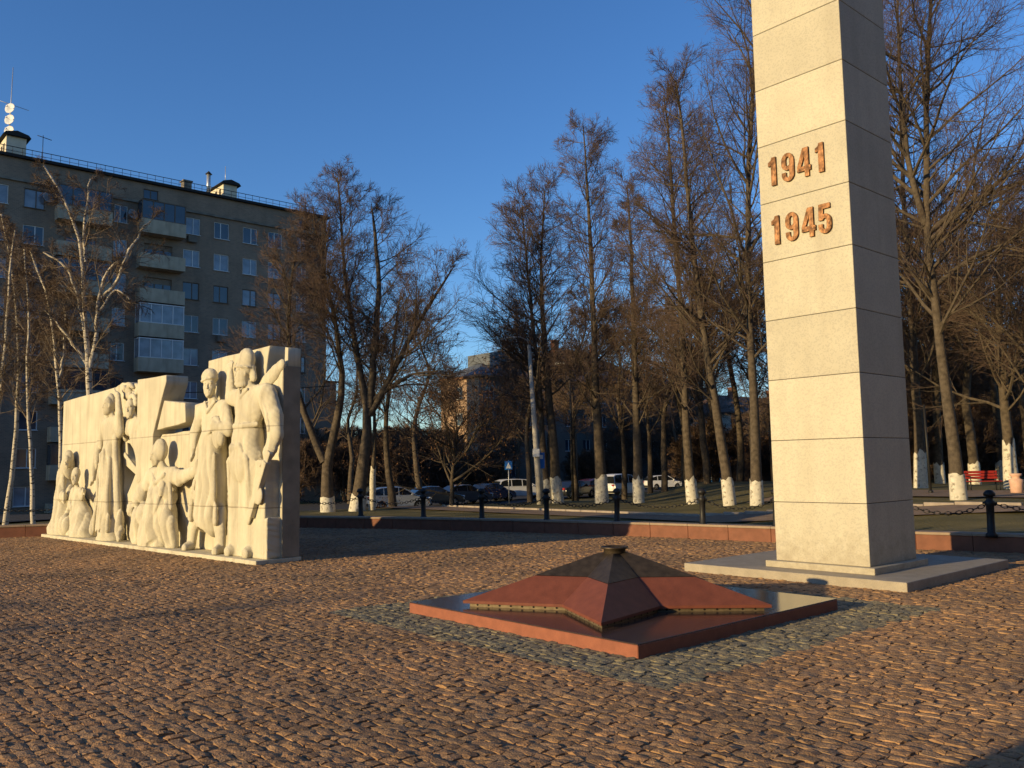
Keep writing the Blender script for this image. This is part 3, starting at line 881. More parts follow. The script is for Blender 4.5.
class Carve:
    """carved stone: smooth union of tapered limbs and ellipsoids in u (along), z (up), d (out of the wall)"""
    def __init__(s, lo, hi, h=0.017):
        s.h = h; s.lo = np.array(lo, float)
        n = [int((b - a) / h) + 2 for a, b in zip(lo, hi)]
        g = [lo[i] + np.arange(n[i]) * h for i in range(3)]
        s.U, s.Z, s.D = np.meshgrid(*g, indexing='ij')
        s.F = np.full(s.U.shape, 9.0)

    def cone(s, p, r1, q, r2, k=0.07):
        p = np.array(p, float); q = np.array(q, float); d = q - p
        t = np.clip(((s.U - p[0]) * d[0] + (s.Z - p[1]) * d[1] + (s.D - p[2]) * d[2]) / (d @ d), 0, 1)
        f = np.sqrt((s.U - p[0] - t * d[0]) ** 2 + (s.Z - p[1] - t * d[1]) ** 2 + (s.D - p[2] - t * d[2]) ** 2) - (r1 + (r2 - r1) * t)
        s.F = smin(s.F, f, k); return s

    def limb(s, pts, k=0.06):
        for i in range(len(pts) - 1):
            s.cone(pts[i][:3], pts[i][3], pts[i + 1][:3], pts[i + 1][3], k)
        return s

    def _ell(s, c, r, ang=0.0):
        u = s.U - c[0]; z = s.Z - c[1]; d = s.D - c[2]
        ca, sa = math.cos(R(ang)), math.sin(R(ang))
        u, z = u * ca + z * sa, -u * sa + z * ca
        k0 = np.sqrt((u / r[0]) ** 2 + (z / r[1]) ** 2 + (d / r[2]) ** 2)
        return (k0 - 1) * min(r) * np.where(k0 > 1, 1, 1)

    def ell(s, c, r, k=0.06, ang=0.0):
        s.F = smin(s.F, s._ell(c, r, ang), k); return s

    def cut(s, c, r, k=0.03, ang=0.0):
        s.F = -smin(-s.F, s._ell(c, r, ang), k); return s

    def box(s, c, hf, rnd_=0.03, k=0.04, ang=0.0, taper=0.0):
        u = s.U - c[0]; z = s.Z - c[1]; d = s.D - c[2]
        ca, sa = math.cos(R(ang)), math.sin(R(ang))
        u, z = u * ca + z * sa, -u * sa + z * ca
        hu = hf[0] * (1 - taper * z / hf[1])
        qx = np.abs(u) - hu + rnd_; qz = np.abs(z) - hf[1] + rnd_; qd = np.abs(d) - hf[2] + rnd_
        f = np.sqrt(np.maximum(qx, 0) ** 2 + np.maximum(qz, 0) ** 2 + np.maximum(qd, 0) ** 2) + np.minimum(np.maximum(np.maximum(qx, qz), qd), 0) - rnd_
        s.F = smin(s.F, f, k); return s

    def folds(s, amp, freq, slant, z0, z1, u0=-99, u1=99, ph=0.0):
        """drapery: ridges running down the cloth between two heights"""
        m = np.clip((s.Z - z0) / 0.15, 0, 1) * np.clip((z1 - s.Z) / 0.25, 0, 1) * np.clip((s.U - u0) / .1, 0, 1) * np.clip((u1 - s.U) / .1, 0, 1)
        w = s.U + slant * (s.Z - z0) + 0.06 * np.sin(3.1 * s.Z + ph) + 0.03 * np.sin(7 * s.Z + 2 * s.U)
        r = 2 * np.abs(np.sin(freq * .5 * w + ph)) - 1.0
        r2 = 2 * np.abs(np.sin(freq * .23 * w + 1.3 + .5 * s.Z)) - 1.0
        s.F = s.F - amp * m * (1.5 * r + 1.0 * r2)
        return s

    def head(s, c, r=0.16, turn=0.0, tilt=0.0, nod=0.0):
        """skull, brow, nose, lips, chin, ears; turn swings the face along the wall"""
        c = np.array(c, float)
        tu, td = math.sin(R(turn)), math.cos(R(turn))
        side = np.array([td, 0, -tu]); fwd = np.array([tu, math.sin(R(nod)), td]); up = np.array([math.sin(R(tilt)), 1, -math.sin(R(nod))])
        P = lambda x, y, f: c + side * x * r + up * y * r + fwd * f * r
        s.ell(c, (r * 0.92, r * 1.3, r * 1.05), 0.03)
        s.ell(P(0, -0.75, 0.35), (r * 0.62, r * 0.6, r * 0.62), 0.05)          # jaw
        s.cone(P(0, 0.16, 0.92), r * 0.11, P(0, -0.26, 1.08), r * 0.17, 0.025)    # nose
        s.cone(P(-0.55, 0.30, 0.82), r * 0.13, P(0.55, 0.30, 0.82), r * 0.13, 0.02)
        for sg in (-1, 1):
            s.cut(P(0.38 * sg, 0.05, 1.0), (r * 0.29, r * 0.2, r * 0.3), 0.015)
            s.ell(P(0.38 * sg, 0.03, 0.76), (r * 0.17, r * 0.11, r * 0.14), 0.006)
            s.ell(P(0.95 * sg, 0.0, -0.05), (r * 0.14, r * 0.3, r * 0.2), 0.02)
        s.cone(P(-0.24, -0.53, 0.94), r * 0.09, P(0.24, -0.53, 0.94), r * 0.09, 0.015)
        s.cone(P(-0.2, -0.76, 0.93), r * 0.1, P(0.2, -0.76, 0.93), r * 0.1, 0.015)
        s.cut(P(0, -0.645, 1.06), (r * 0.3, r * 0.05, r * 0.12), 0.01)
        s.ell(P(0, -1.08, 0.72), (r * 0.28, r * 0.2, r * 0.25), 0.04)
        return s

    def hand(s, wr, dr, sp, ln=0.2, th=0.028, curl=0.3):
        """palm, four fingers and a thumb; dr points along the hand, sp across the knuckles"""
        wr = np.array(wr, float); dr = np.array(dr, float) / np.linalg.norm(dr); sp = np.array(sp, float) / np.linalg.norm(sp)
        nr = np.cross(dr, sp)
        pm = wr + dr * ln * 0.45
        s.cone(wr, 0.075, pm, 0.07, 0.04)
        for i, (o, l) in enumerate(((-0.07, 0.85), (-0.025, 1.0), (0.022, 0.95), (0.066, 0.75))):
            a = pm + sp * o; b = a + dr * ln * 0.38 * l + nr * curl * 0.05; e = b + dr * ln * 0.3 * l * (1 - curl) + nr * curl * 0.13
            s.cone(a, th * 1.05, b, th, 0.012); s.cone(b, th, e, th * 0.85, 0.01)
        a = wr + dr * ln * 0.15 - sp * 0.06; b = a + dr * ln * 0.3 - sp * 0.06; e = b + dr * ln * 0.3 + nr * curl * 0.06
        s.cone(a, th * 1.2, b, th * 1.1, 0.02); s.cone(b, th * 1.1, e, th * 0.9, 0.01)
        return s

    def finish(s, name, parent, amp=0.006, mats=None):
        # chisel marks, then clip at the wall's back and at the plinth
        U, Z, D = s.U, s.Z, s.D
        nz = 0.6 * np.sin(23 * U + 9 * np.sin(5 * Z)) * np.sin(19 * Z + 7 * np.sin(6 * U)) + 0.7 * np.sin(47 * U + 31 * Z) * np.sin(41 * Z - 13 * D)
        s.F = s.F + amp * nz
        s.F = np.maximum(s.F, -(Z - 0.082)); s.F = np.maximum(s.F, -(D + 0.16))
        for ax in range(3):
            for e in (0, -1):
                sl = [slice(None)] * 3; sl[ax] = e
                s.F[tuple(sl)] = np.maximum(s.F[tuple(sl)], 0.01)
        V, Q = surface_nets(s.F, s.lo, s.h)
        W = np.stack([V[:, 0], -V[:, 2] * 0.57, V[:, 1]], 1)
        # orientation u, -d, z keeps handedness
        return link(name, np_mesh(name, W, [Q], [mats or M['stone']]), parent)


def rough_panel(name, parent, outs, d0, d1, bevel=0.018):
    me = flat_curve(outs, (d1 - d0) / 2, bevel)
    me.materials.clear(); me.materials.append(M['stone'])
    me.transform(Matrix.Translation((0, -(d0 + d1) / 2, 0)) @ Matrix.Rotation(R(90), 4, 'X'))
    return link(name, me, parent)


def make_relief():
    root = thing('relief_monument', 'long pale limestone war memorial wall carved with larger than life figures', 'monument', (REL_P[0], REL_P[1], 0), REL_A)
    b = MB(); b.box((-5.345, -0.06, 0.04), (5.375, 0.44, 0.042), 0, None, 0.008); b.build('plinth', M['stone'], root)

    def jag(pts, n=4, a=0.018):
        o = []
        for i, p in enumerate(pts):
            q = pts[(i + 1) % len(pts)]
            o.append(p)
            for k in range(1, n):
                t = k / n
                o.append((p[0] + (q[0] - p[0]) * t + rnd.gauss(0, a) * .6, p[1] + (q[1] - p[1]) * t + rnd.gauss(0, a)))
        return o
    # left panel with the two broken openings
    left = [(-10.93, 0.08), (-5.87, 0.08), (-5.87, 3.45), (-6.1, 3.60), (-6.6, 3.66), (-7.1, 3.70), (-7.45, 3.62), (-10.93, 3.50)]
    hole1 = [(-6.72, 2.28), (-6.55, 2.26), (-6.2, 2.02), (-6.02, 1.80), (-6.12, 1.70), (-6.66, 1.98)]
    hole2 = [(-6.80, 1.78), (-6.22, 1.56), (-6.36, 1.40), (-6.72, 1.02), (-6.82, 1.2)]
    hole3 = [(-5.98, 1.52), (-5.95, 1.0), (-6.02, 0.98), (-6.10, 1.5)]
    rough_panel('wall_panel', root, [jag(left, 3, .008), hole1[::-1], hole2[::-1]], -0.34, 0.0)
    rough_panel('wall_panel', root, [jag([(-5.86, 0.08), (-5.0, 0.08), (-5.0, 2.40), (-4.62, 3.13), (-4.52, 3.30), (-4.40, 3.52), (-4.42, 3.64), (-5.86, 3.66)], 3, .012)], -0.35, 0.14)
    rough_panel('wall_panel', root, [jag([(-4.995, 0.08), (-2.86, 0.08), (-2.86, 3.0), (-3.4, 2.95), (-3.45, 2.43), (-4.86, 2.41), (-4.995, 2.36)], 3, .006)], -0.345, -0.02)
    rough_panel('wall_panel', root, [jag([(-4.90, 2.50), (-3.55, 2.60), (-3.60, 3.00), (-3.9, 3.03), (-4.57, 3.11)], 3, .008)], -0.33, 0.10)
    rough_panel('wall_panel', root, [jag([(-2.855, 0.08), (0.0, 0.08), (0.0, 2.5), (-0.01, 3.42), (-0.5, 3.12), (-0.60, 3.3), (-0.46, 3.84), (-2.80, 3.79)], 3, .008)], -0.36, 0.0)
    rough_panel('end_stub', root, [jag([(-0.13, 3.30), (0.0, 3.43), (0.0, 3.76), (-0.10, 3.78)], 2, .004)], -0.36, -0.10, .01)
    b = MB(); b.box((0.012, .17, 1.76), (.012, .172, 1.67), 0, None, .004); b.build('end_shade_slab', M['stone_shade'], root)  # thin dark slab added so the end face looks shaded
    # --- mother with headscarf, kneeling
    c = Carve((-11.15, 0, -.3), (-9.35, 2.5, 1.0))
    c.limb([(-10.30, 1.55, .12, .26), (-10.25, 1.0, .15, .42), (-10.2, .4, .16, .50), (-10.25, .12, .18, .62)], .12)
    c.limb([(-9.92, 2.0, .30, .20), (-10.08, 1.78, .22, .27), (-10.30, 1.5, .16, .30)], .10)
    c.cut((-9.80, 1.92, .56), (.13, .2, .16), .03)
    c.head((-9.83, 1.93, .42), .125, 35, 0, -25)
    c.limb([(-10.05, 2.05, .30, .12), (-10.12, 1.7, .36, .10), (-10.06, 1.2, .40, .11), (-10.02, .6, .42, .13)], .05)
    c.limb([(-10.28, 1.45, .32, .17), (-10.05, 1.05, .5, .13), (-9.7, 1.02, .56, .09)], .05)
    c.hand((-9.72, 1.02, .58), (1, .05, .1), (0, 1, 0), .17)
    c.limb([(-10.2, .35, .3, .3), (-9.7, .3, .45, .26)], .1)
    c.folds(.022, 26, .25, .1, 1.9, ph=.5)
    c.finish('kneeling_mother', root)
    # --- child in front of her
    c = Carve((-9.85, 0, -.3), (-8.05, 1.95, .95))
    c.head((-9.18, 1.52, .44), .145, 20, -6, -5)
    c.ell((-9.19, 1.60, .40), (.15, .16, .16), .03)
    c.limb([(-9.2, 1.32, .36, .08), (-9.2, 1.2, .34, .1)], .05)
    c.limb([(-9.43, 1.16, .34, .11), (-8.97, 1.16, .34, .11)], .06)
    c.ell((-9.2, 1.0, .3), (.27, .26, .2), .08)
    c.limb([(-8.93, 1.14, .36, .10), (-8.72, 1.02, .42, .085), (-8.55, 1.15, .48, .06)], .04)
    c.hand((-8.55, 1.15, .48), (.6, .5, .2), (-.5, .6, 0), .13, .02)
    c.limb([(-9.45, 1.12, .36, .10), (-9.5, .85, .44, .085), (-9.25, .78, .52, .06)], .04)
    c.limb([(-9.15, .8, .24, .28), (-8.95, .4, .2, .42), (-8.85, .12, .2, .55)], .1)
    c.cone((-9.45, .6, .2), .22, (-9.5, .1, .25), .3, .1)
    c.folds(.022, 24, .3, .1, .85, ph=1.2)
    c.finish('child', root)
    # --- standing woman shielding her brow
    c = Carve((-8.5, 0, -.3), (-6.15, 3.75, .9))
    c.head((-7.32, 3.16, .36), .168, -22, 8, 6)
    c.ell((-7.36, 3.22, .24), (.19, .24, .18), .05)
    c.limb([(-7.5, 3.3, .2, .10), (-7.68, 3.0, .14, .11), (-7.72, 2.7, .12, .09)], .06)
    c.limb([(-7.28, 2.98, .26, .09), (-7.26, 2.84, .22, .12)], .06)
    c.limb([(-7.66, 2.76, .2, .15), (-6.9, 2.76, .2, .16)], .1)
    c.ell((-7.27, 2.5, .2), (.42, .42, .27), .12)
    c.limb([(-7.26, 2.2, .2, .31), (-7.24, 1.5, .22, .36), (-7.18, .7, .24, .42), (-7.1, .12, .26, .50)], .08)
    c.limb([(-6.86, 2.72, .26, .17), (-6.62, 2.55, .36, .16), (-6.62, 2.9, .40, .13), (-6.74, 3.36, .38, .085)], .05)
    c.hand((-6.75, 3.37, .40), (-.75, .35, .1), (.2, .6, .5), .2)
    c.limb([(-7.68, 2.72, .24, .16), (-7.9, 2.2, .3, .13), (-8.06, 1.6, .38, .085)], .05)
    c.hand((-8.07, 1.58, .38), (-.15, -1, .1), (.7, 0, .5), .22)
    c.limb([(-6.95, 2.4, .3, .11), (-6.90, 1.9, .3, .12), (-6.80, 1.2, .3, .12), (-6.5, .3, .34, .13)], .03)
    c.limb([(-6.5, .25, .36, .11), (-6.32, .15, .5, .08)], .04)
    c.limb([(-7.25, 2.1, .52, .05), (-7.2, 1.2, .60, .055), (-7.1, .3, .68, .06)], .05)
    c.limb([(-7.48, 2.0, .48, .05), (-7.55, 1.1, .56, .06), (-7.7, .25, .6, .08)], .05)
    c.limb([(-6.98, 1.9, .46, .045), (-6.9, 1.1, .58, .05), (-6.75, .35, .64, .06)], .05)
    c.cut((-7.35, .22, .72), (.26, .08, .2), .04, 18)
    c.folds(.022, 30, .08, .15, 2.35, ph=.9)
    c.finish('standing_woman', root)
    # --- bare-chested man behind
    c = Carve((-7.0, 1.2, -.3), (-5.35, 3.85, .7))
    c.head((-6.24, 3.04, .24), .165, 22, -8, -6)
    for i in range(16):
        a = rnd.random() * 3.1
        c.ell((-6.24 + .20 * math.cos(a), 3.12 + .2 * math.sin(a), .16), (.07, .06, .08), .02)
    for i in range(22):
        c.ell((-6.85 + rnd.random() * .9, 3.33 + rnd.random() * .24, rnd.random() * .08), (.12, .05 + .03 * rnd.random(), .1), .03, rnd.random() * 80 - 40)
    c.limb([(-6.2, 2.9, .14, .1), (-6.18, 2.75, .1, .13)], .05)
    c.limb([(-6.62, 2.66, .08, .16), (-5.78, 2.66, .1, .17)], .1)
    c.ell((-6.15, 2.58, .06), (.40, .24, .22), .1)
    for sg in (-1, 1):
        c.ell((-6.19 + .17 * sg, 2.55, .2), (.17, .12, .09), .06)
    c.limb([(-6.05, 2.42, .08, .24), (-5.86, 2.12, .08, .19), (-5.74, 1.85, .1, .17), (-5.70, 1.5, .1, .20)], .06)
    c.limb([(-6.80, 2.02, .02, .055), (-6.08, 1.66, .06, .05)], .02)
    c.limb([(-5.75, 2.66, .12, .15), (-5.60, 2.3, .16, .11), (-5.56, 2.0, .16, .09)], .05)
    c.limb([(-6.64, 2.64, .08, .14), (-6.74, 2.42, .02, .11)], .05)
    c.finish('bare_chested_man', root)
    # --- crouching youth between
    c = Carve((-6.15, 0, -.3), (-2.6, 2.5, 1.0))
    c.head((-4.47, 1.98, .50), .17, -18, 0, -18)
    c.ell((-4.40, 2.06, .40), (.22, .24, .22), .05)
    c.limb([(-4.42, 1.78, .36, .12), (-4.4, 1.6, .28, .16)], .06)
    c.limb([(-4.95, 1.52, .26, .19), (-3.95, 1.52, .22, .19)], .12)
    c.ell((-4.45, 1.28, .22), (.52, .42, .3), .12)
    c.limb([(-4.98, 1.5, .3, .18), (-5.28, 1.12, .42, .14), (-5.62, .86, .5, .085)], .05)
    c.hand((-5.64, .85, .51), (-.8, -.5, .1), (-.4, .7, .3), .2)
    c.limb([(-3.92, 1.5, .26, .18), (-3.5, 1.50, .3, .14), (-2.95, 1.62, .24, .11), (-2.75, 1.62, .2, .1)], .06)
    c.limb([(-4.5, 1.0, .24, .42), (-4.6, .5, .26, .50), (-4.7, .12, .24, .58)], .12)
    c.limb([(-4.7, .85, .3, .26), (-5.3, .62, .46, .22), (-5.42, .2, .4, .22)], .08)
    c.limb([(-4.2, .8, .3, .26), (-3.85, .55, .46, .22), (-3.8, .15, .38, .2)], .08)
    c.limb([(-4.75, 1.55, .44, .045), (-4.45, 1.38, .53, .05), (-4.15, 1.55, .44, .045)], .05)
    c.limb([(-4.15, 1.35, .46, .06), (-4.3, .9, .6, .06), (-4.55, .4, .72, .07)], .05)
    c.limb([(-3.9, 1.35, .42, .05), (-3.75, .9, .5, .06)], .05)
    c.cut((-4.25, .22, .8), (.3, .1, .22), .04, 28)
    c.folds(.024, 22, .35, .12, 1.5, ph=2.1)
    c.finish('crouching_youth', root)
    # --- young soldier in a long coat
    c = Carve((-3.35, 0, -.3), (-1.3, 3.75, 1.0), .016)
    c.head((-2.25, 3.22, .42), .168, 26, -3, 4)
    c.ell((-2.29, 3.41, .38), (.22, .17, .23), .015)
    c.ell((-2.28, 3.35, .39), (.232, .045, .24), .015, 8)
    c.limb([(-2.36, 3.3, .3, .1), (-2.44, 3.12, .28, .07)], .04)
    c.limb([(-2.24, 3.06, .34, .095), (-2.22, 2.9, .3, .13)], .05)
    c.limb([(-2.62, 2.78, .26, .17), (-1.84, 2.78, .26, .17)], .12)
    c.ell((-2.22, 2.5, .26), (.42, .42, .27), .1)
    c.limb([(-2.44, 2.92, .42, .04), (-2.22, 2.74, .52, .045), (-2.04, 2.92, .42, .04)], .05)
    c.limb([(-2.22, 2.2, .26, .36), (-2.25, 1.5, .26, .40), (-2.28, .78, .26, .46)], .12)
    c.limb([(-2.68, 2.76, .28, .17), (-2.92, 2.35, .34, .145), (-2.90, 2.05, .42, .09)], .05)
    c.hand((-2.90, 2.03, .42), (.12, -1, .1), (.6, 0, .6), .2)
    c.limb([(-1.78, 2.76, .28, .17), (-1.52, 2.38, .38, .15), (-1.78, 2.42, .58, .10)], .05)
    c.hand((-1.80, 2.43, .60), (-.8, .25, .15), (.2, .8, .2), .17, .028, .9)
    c.ell((-1.74, 2.22, .52), (.20, .18, .15), .04)
    c.ell((-1.84, 2.44, .60), (.12, .10, .09), .03)
    c.ell((-1.9, 2.5, .5), (.2, .14, .14), .05)
    c.limb([(-1.95, 2.4, .56, .045), (-2.18, 2.28, .58, .04), (-2.3, 2.05, .60, .04), (-2.2, 1.9, .6, .035), (-2.28, 1.75, .58, .03)], .02)
    c.limb([(-2.64, 1.75, .46, .05), (-2.72, 1.2, .52, .06), (-2.85, .7, .50, .06)], .05)
    c.limb([(-1.9, 1.9, .5, .05), (-1.84, 1.2, .56, .06), (-1.78, .65, .56, .06)], .05)
    c.limb([(-2.2, 1.8, .58, .04), (-2.2, 1.0, .66, .05)], .05)
    c.cut((-2.38, .22, .5), (.30, .34, .6), .05, -8)
    c.limb([(-2.72, .9, .26, .2), (-2.98, .5, .3, .15), (-3.02, .2, .32, .13)], .05)
    c.limb([(-3.0, .17, .34, .12), (-2.96, .13, .6, .085)], .04)
    c.limb([(-1.95, .9, .3, .2), (-1.80, .5, .36, .15), (-1.76, .2, .38, .13)], .05)
    c.limb([(-1.76, .17, .4, .12), (-1.66, .13, .66, .085)], .04)
    c.folds(.018, 28, .06, .6, 2.2, ph=.2)
    c.finish('young_soldier', root)
    # --- big soldier in a fur hat
    c = Carve((-1.95, 0, -.3), (.55, 3.85, 1.0), .016)
    c.head((-.97, 3.36, .42), .185, -24, 10, 6)
    c.limb([(-.94, 3.49, .36, .235), (-.92, 3.60, .34, .225)], .02)
    c.ell((-.94, 3.48, .37), (.262, .055, .27), .015, -6)
    c.limb([(-.78, 3.42, .30, .10), (-.73, 3.28, .28, .09)], .05)
    for i in range(14):
        a = rnd.random() * 3.14
        c.ell((-1.0 - .16 * math.cos(a) * .8, 3.22 - .06 * rnd.random(), .42 + .12 * math.sin(a)), (.05, .07, .05), .02)
    c.limb([(-.92, 3.18, .3, .13), (-.88, 3.0, .24, .18)], .06)
    c.limb([(-1.32, 2.94, .18, .18), (-.36, 2.92, .2, .23)], .12)
    c.ell((-.9, 2.74, .22), (.47, .40, .3), .08)
    c.limb([(-1.10, 3.08, .42, .035), (-.97, 2.93, .50, .035)], .03)
    c.limb([(-.97, 2.93, .50, .035), (-.80, 3.06, .44, .035)], .03)
    c.limb([(-.97, 2.93, .47, .022), (-.98, 2.5, .50, .022)], .03)
    c.limb([(-.95, 2.5, .22, .35), (-.95, 2.2, .22, .40), (-.95, 1.75, .24, .44)], .06)
    c.limb([(-1.34, 2.42, .34, .05), (-1.1, 2.40, .56, .052), (-.8, 2.40, .57, .052), (-.54, 2.42, .34, .05)], .012)
    c.box((-.97, 2.405, .56), (.075, .065, .03), .01, .01)
    c.limb([(-.26, 2.88, .24, .24), (-.02, 2.5, .26, .22), (.07, 2.22, .30, .185), (-.02, 1.88, .44, .12)], .06)
    c.limb([(.02, 2.0, .38, .15), (-.03, 1.90, .44, .14)], .02)
    c.hand((-.03, 1.86, .46), (-.15, -1, .25), (.6, 0, .5), .24, .033, .7)
    c.limb([(-1.36, 2.94, .2, .18), (-1.60, 2.98, .24, .15), (-1.60, 3.25, .26, .115), (-1.62, 3.46, .26, .08)], .05)
    c.hand((-1.62, 3.45, .26), (0, 1, .05), (1, 0, 0), .2)
    c.limb([(-.62, 3.14, -.02, .15), (-.26, 3.33, -.02, .14), (-.04, 3.46, -.02, .095)], .05)
    c.limb([(-1.18, 1.8, .26, .28), (-1.2, 1.0, .3, .24), (-1.22, .15, .3, .25)], .08)
    c.limb([(-.70, 1.8, .26, .28), (-.66, 1.0, .3, .24), (-.64, .15, .3, .25)], .08)
    # the hem arching over the thighs
    pts = [(-1.34, 1.2, .46, .05), (-1.28, 1.75, .56, .05), (-1.1, 2.02, .62, .05), (-.85, 2.04, .62, .05), (-.66, 1.78, .58, .05), (-.6, 1.2, .5, .05)]
    c.limb(pts, .05)
    c.box((-.76, .92, .12), (.66, .86, .36), .04, .06)
    c.limb([(-1.2, .2, .4, .15), (-1.22, .16, .62, .1)], .05)
    c.limb([(-.62, .2, .4, .15), (-.58, .16, .62, .1)], .05)
    c.limb([(-.25, 2.86, .46, .04), (-.05, 2.55, .48, .04), (.02, 2.3, .5, .04)], .05)
    c.folds(.016, 24, -.08, .9, 2.3, -1.6, -.3, .4)
    c.finish('fur_hat_soldier', root)
    # gun: barrel, receiver, drum, stock
    c = Carve((-.85, .55, 0), (.3, 2.1, .95), .016)
    a = math.degrees(math.atan2(.5, .9))
    c.box((-.17, 1.38, .56), (.062, .42, .09), .02, .01, -a)
    c.box((-.40, .98, .56), (.075, .20, .085), .02, .02, -a, .1)
    c.cone((-.43, .93, .56), .05, (-.56, .70, .56), .045, .02)
    c.ell((-.22, 1.17, .58), (.15, .16, .07), .02)
    c.box((.03, 1.78, .52), (.06, .16, .07), .02, .03, -a)
    c.finish('carved_gun', root, .002)
    # rough footing under the gun
    c = Carve((-.75, 0, -.2), (.12, 1.0, .62), .02)
    c.box((-.32, .42, .2), (.29, .37, .27), .03, .02)
    c.finish('rough_footing', root, .014)


make_relief()


# ------------------------------------------------------------------ trees
def perp(d, rr):
    ref = rr.normal(size=d.shape)
    u = np.cross(d, ref); return u / np.linalg.norm(u, axis=-1, keepdims=True)


def tubes(P, Rr, n):
    """P: (N,K,3) polylines, Rr: (N,K) radii -> verts, quads"""
    N_, K, _ = P.shape
    T = np.gradient(P, axis=1); T /= np.linalg.norm(T, axis=-1, keepdims=True) + 1e-9
    ref = np.where(np.abs(T[:, :1, 2:3]) < 0.8, np.array([0, 0, 1.0]), np.array([1.0, 0, 0]))
    U = np.cross(T, np.broadcast_to(ref, T.shape)); U /= np.linalg.norm(U, axis=-1, keepdims=True) + 1e-9
    W = np.cross(U, T)
    a = np.arange(n) * 2 * np.pi / n
    V = P[:, :, None] + Rr[:, :, None, None] * (U[:, :, None] * np.cos(a)[None, None, :, None] + W[:, :, None] * np.sin(a)[None, None, :, None])
    base = (np.arange(N_) * K * n)[:, None, None, None]
    i = np.arange(K - 1)[:, None, None] * n; k = np.arange(n)[None, :, None]; k2 = (k + 1) % n
    q = np.concatenate([i + k, i + k2, i + n + k2, i + n + k], -1)
    return V.reshape(-1, 3), (base + q[None]).reshape(-1, 4)


def interp_poly(P, t):
    """P (N,K,3), t (N,M) in 0..1 -> positions, tangents (N,M,3)"""
    K = P.shape[1]; x = t * (K - 1); i = np.clip(x.astype(int), 0, K - 2); f = (x - i)[..., None]
    n = np.arange(P.shape[0])[:, None]
    a = P[n, i]; b = P[n, i + 1]
    d = b - a; d /= np.linalg.norm(d, axis=-1, keepdims=True) + 1e-9
    return a + (b - a) * f, d


def spawn(P, Rr, m, t0, ang, length, K, rr, up, wob, shape, radf, zband=None):
    """children polylines of the parents P"""
    N_ = P.shape[0]
    t = t0 + (1 - t0) * (np.arange(m)[None] + rr.random((N_, m))) / m
    t = np.clip(t, 0, 0.995)
    pos, tan = interp_poly(P, t)
    pr = np.take_along_axis(np.broadcast_to(Rr, Rr.shape), np.clip((t * (P.shape[1] - 1)).astype(int), 0, P.shape[1] - 1), 1)
    pos = pos.reshape(-1, 3); tan = tan.reshape(-1, 3); tt = t.reshape(-1); pr = pr.reshape(-1)
    side = perp(tan, rr)
    a = np.radians(rr.normal(ang, 10, len(pos)))[:, None]
    d = tan * np.cos(a) + side * np.sin(a)
    plen = np.repeat(np.linalg.norm(np.diff(P, axis=1), axis=-1).sum(1), m)
    L = length(plen, tt) * rr.uniform(0.65, 1.25, len(pos))
    Q = np.empty((len(pos), K, 3)); Q[:, 0] = pos
    for k in range(1, K):
        d = d + rr.normal(0, wob, d.shape) + np.array([0, 0, up])
        d /= np.linalg.norm(d, axis=-1, keepdims=True)
        Q[:, k] = Q[:, k - 1] + d * (L / (K - 1))[:, None]
    r0 = np.minimum(pr * 0.72, radf * L)
    s = np.linspace(0, 1, K)
    RR = r0[:, None] * (1 - s[None] * shape)
    return Q, RR


def resample(pts, rad, K):
    pts = np.array(pts, float); rad = np.array(rad, float)
    d = np.concatenate([[0], np.cumsum(np.linalg.norm(np.diff(pts, axis=0), axis=1))]); t = np.linspace(0, d[-1], K)
    # smooth by Catmull-like double interpolation
    P = np.stack([np.interp(t, d, pts[:, i]) for i in range(3)], 1)
    for _ in range(2):
        P[1:-1] = 0.25 * P[:-2] + 0.5 * P[1:-1] + 0.25 * P[2:]
    return P, np.interp(t, d, rad)


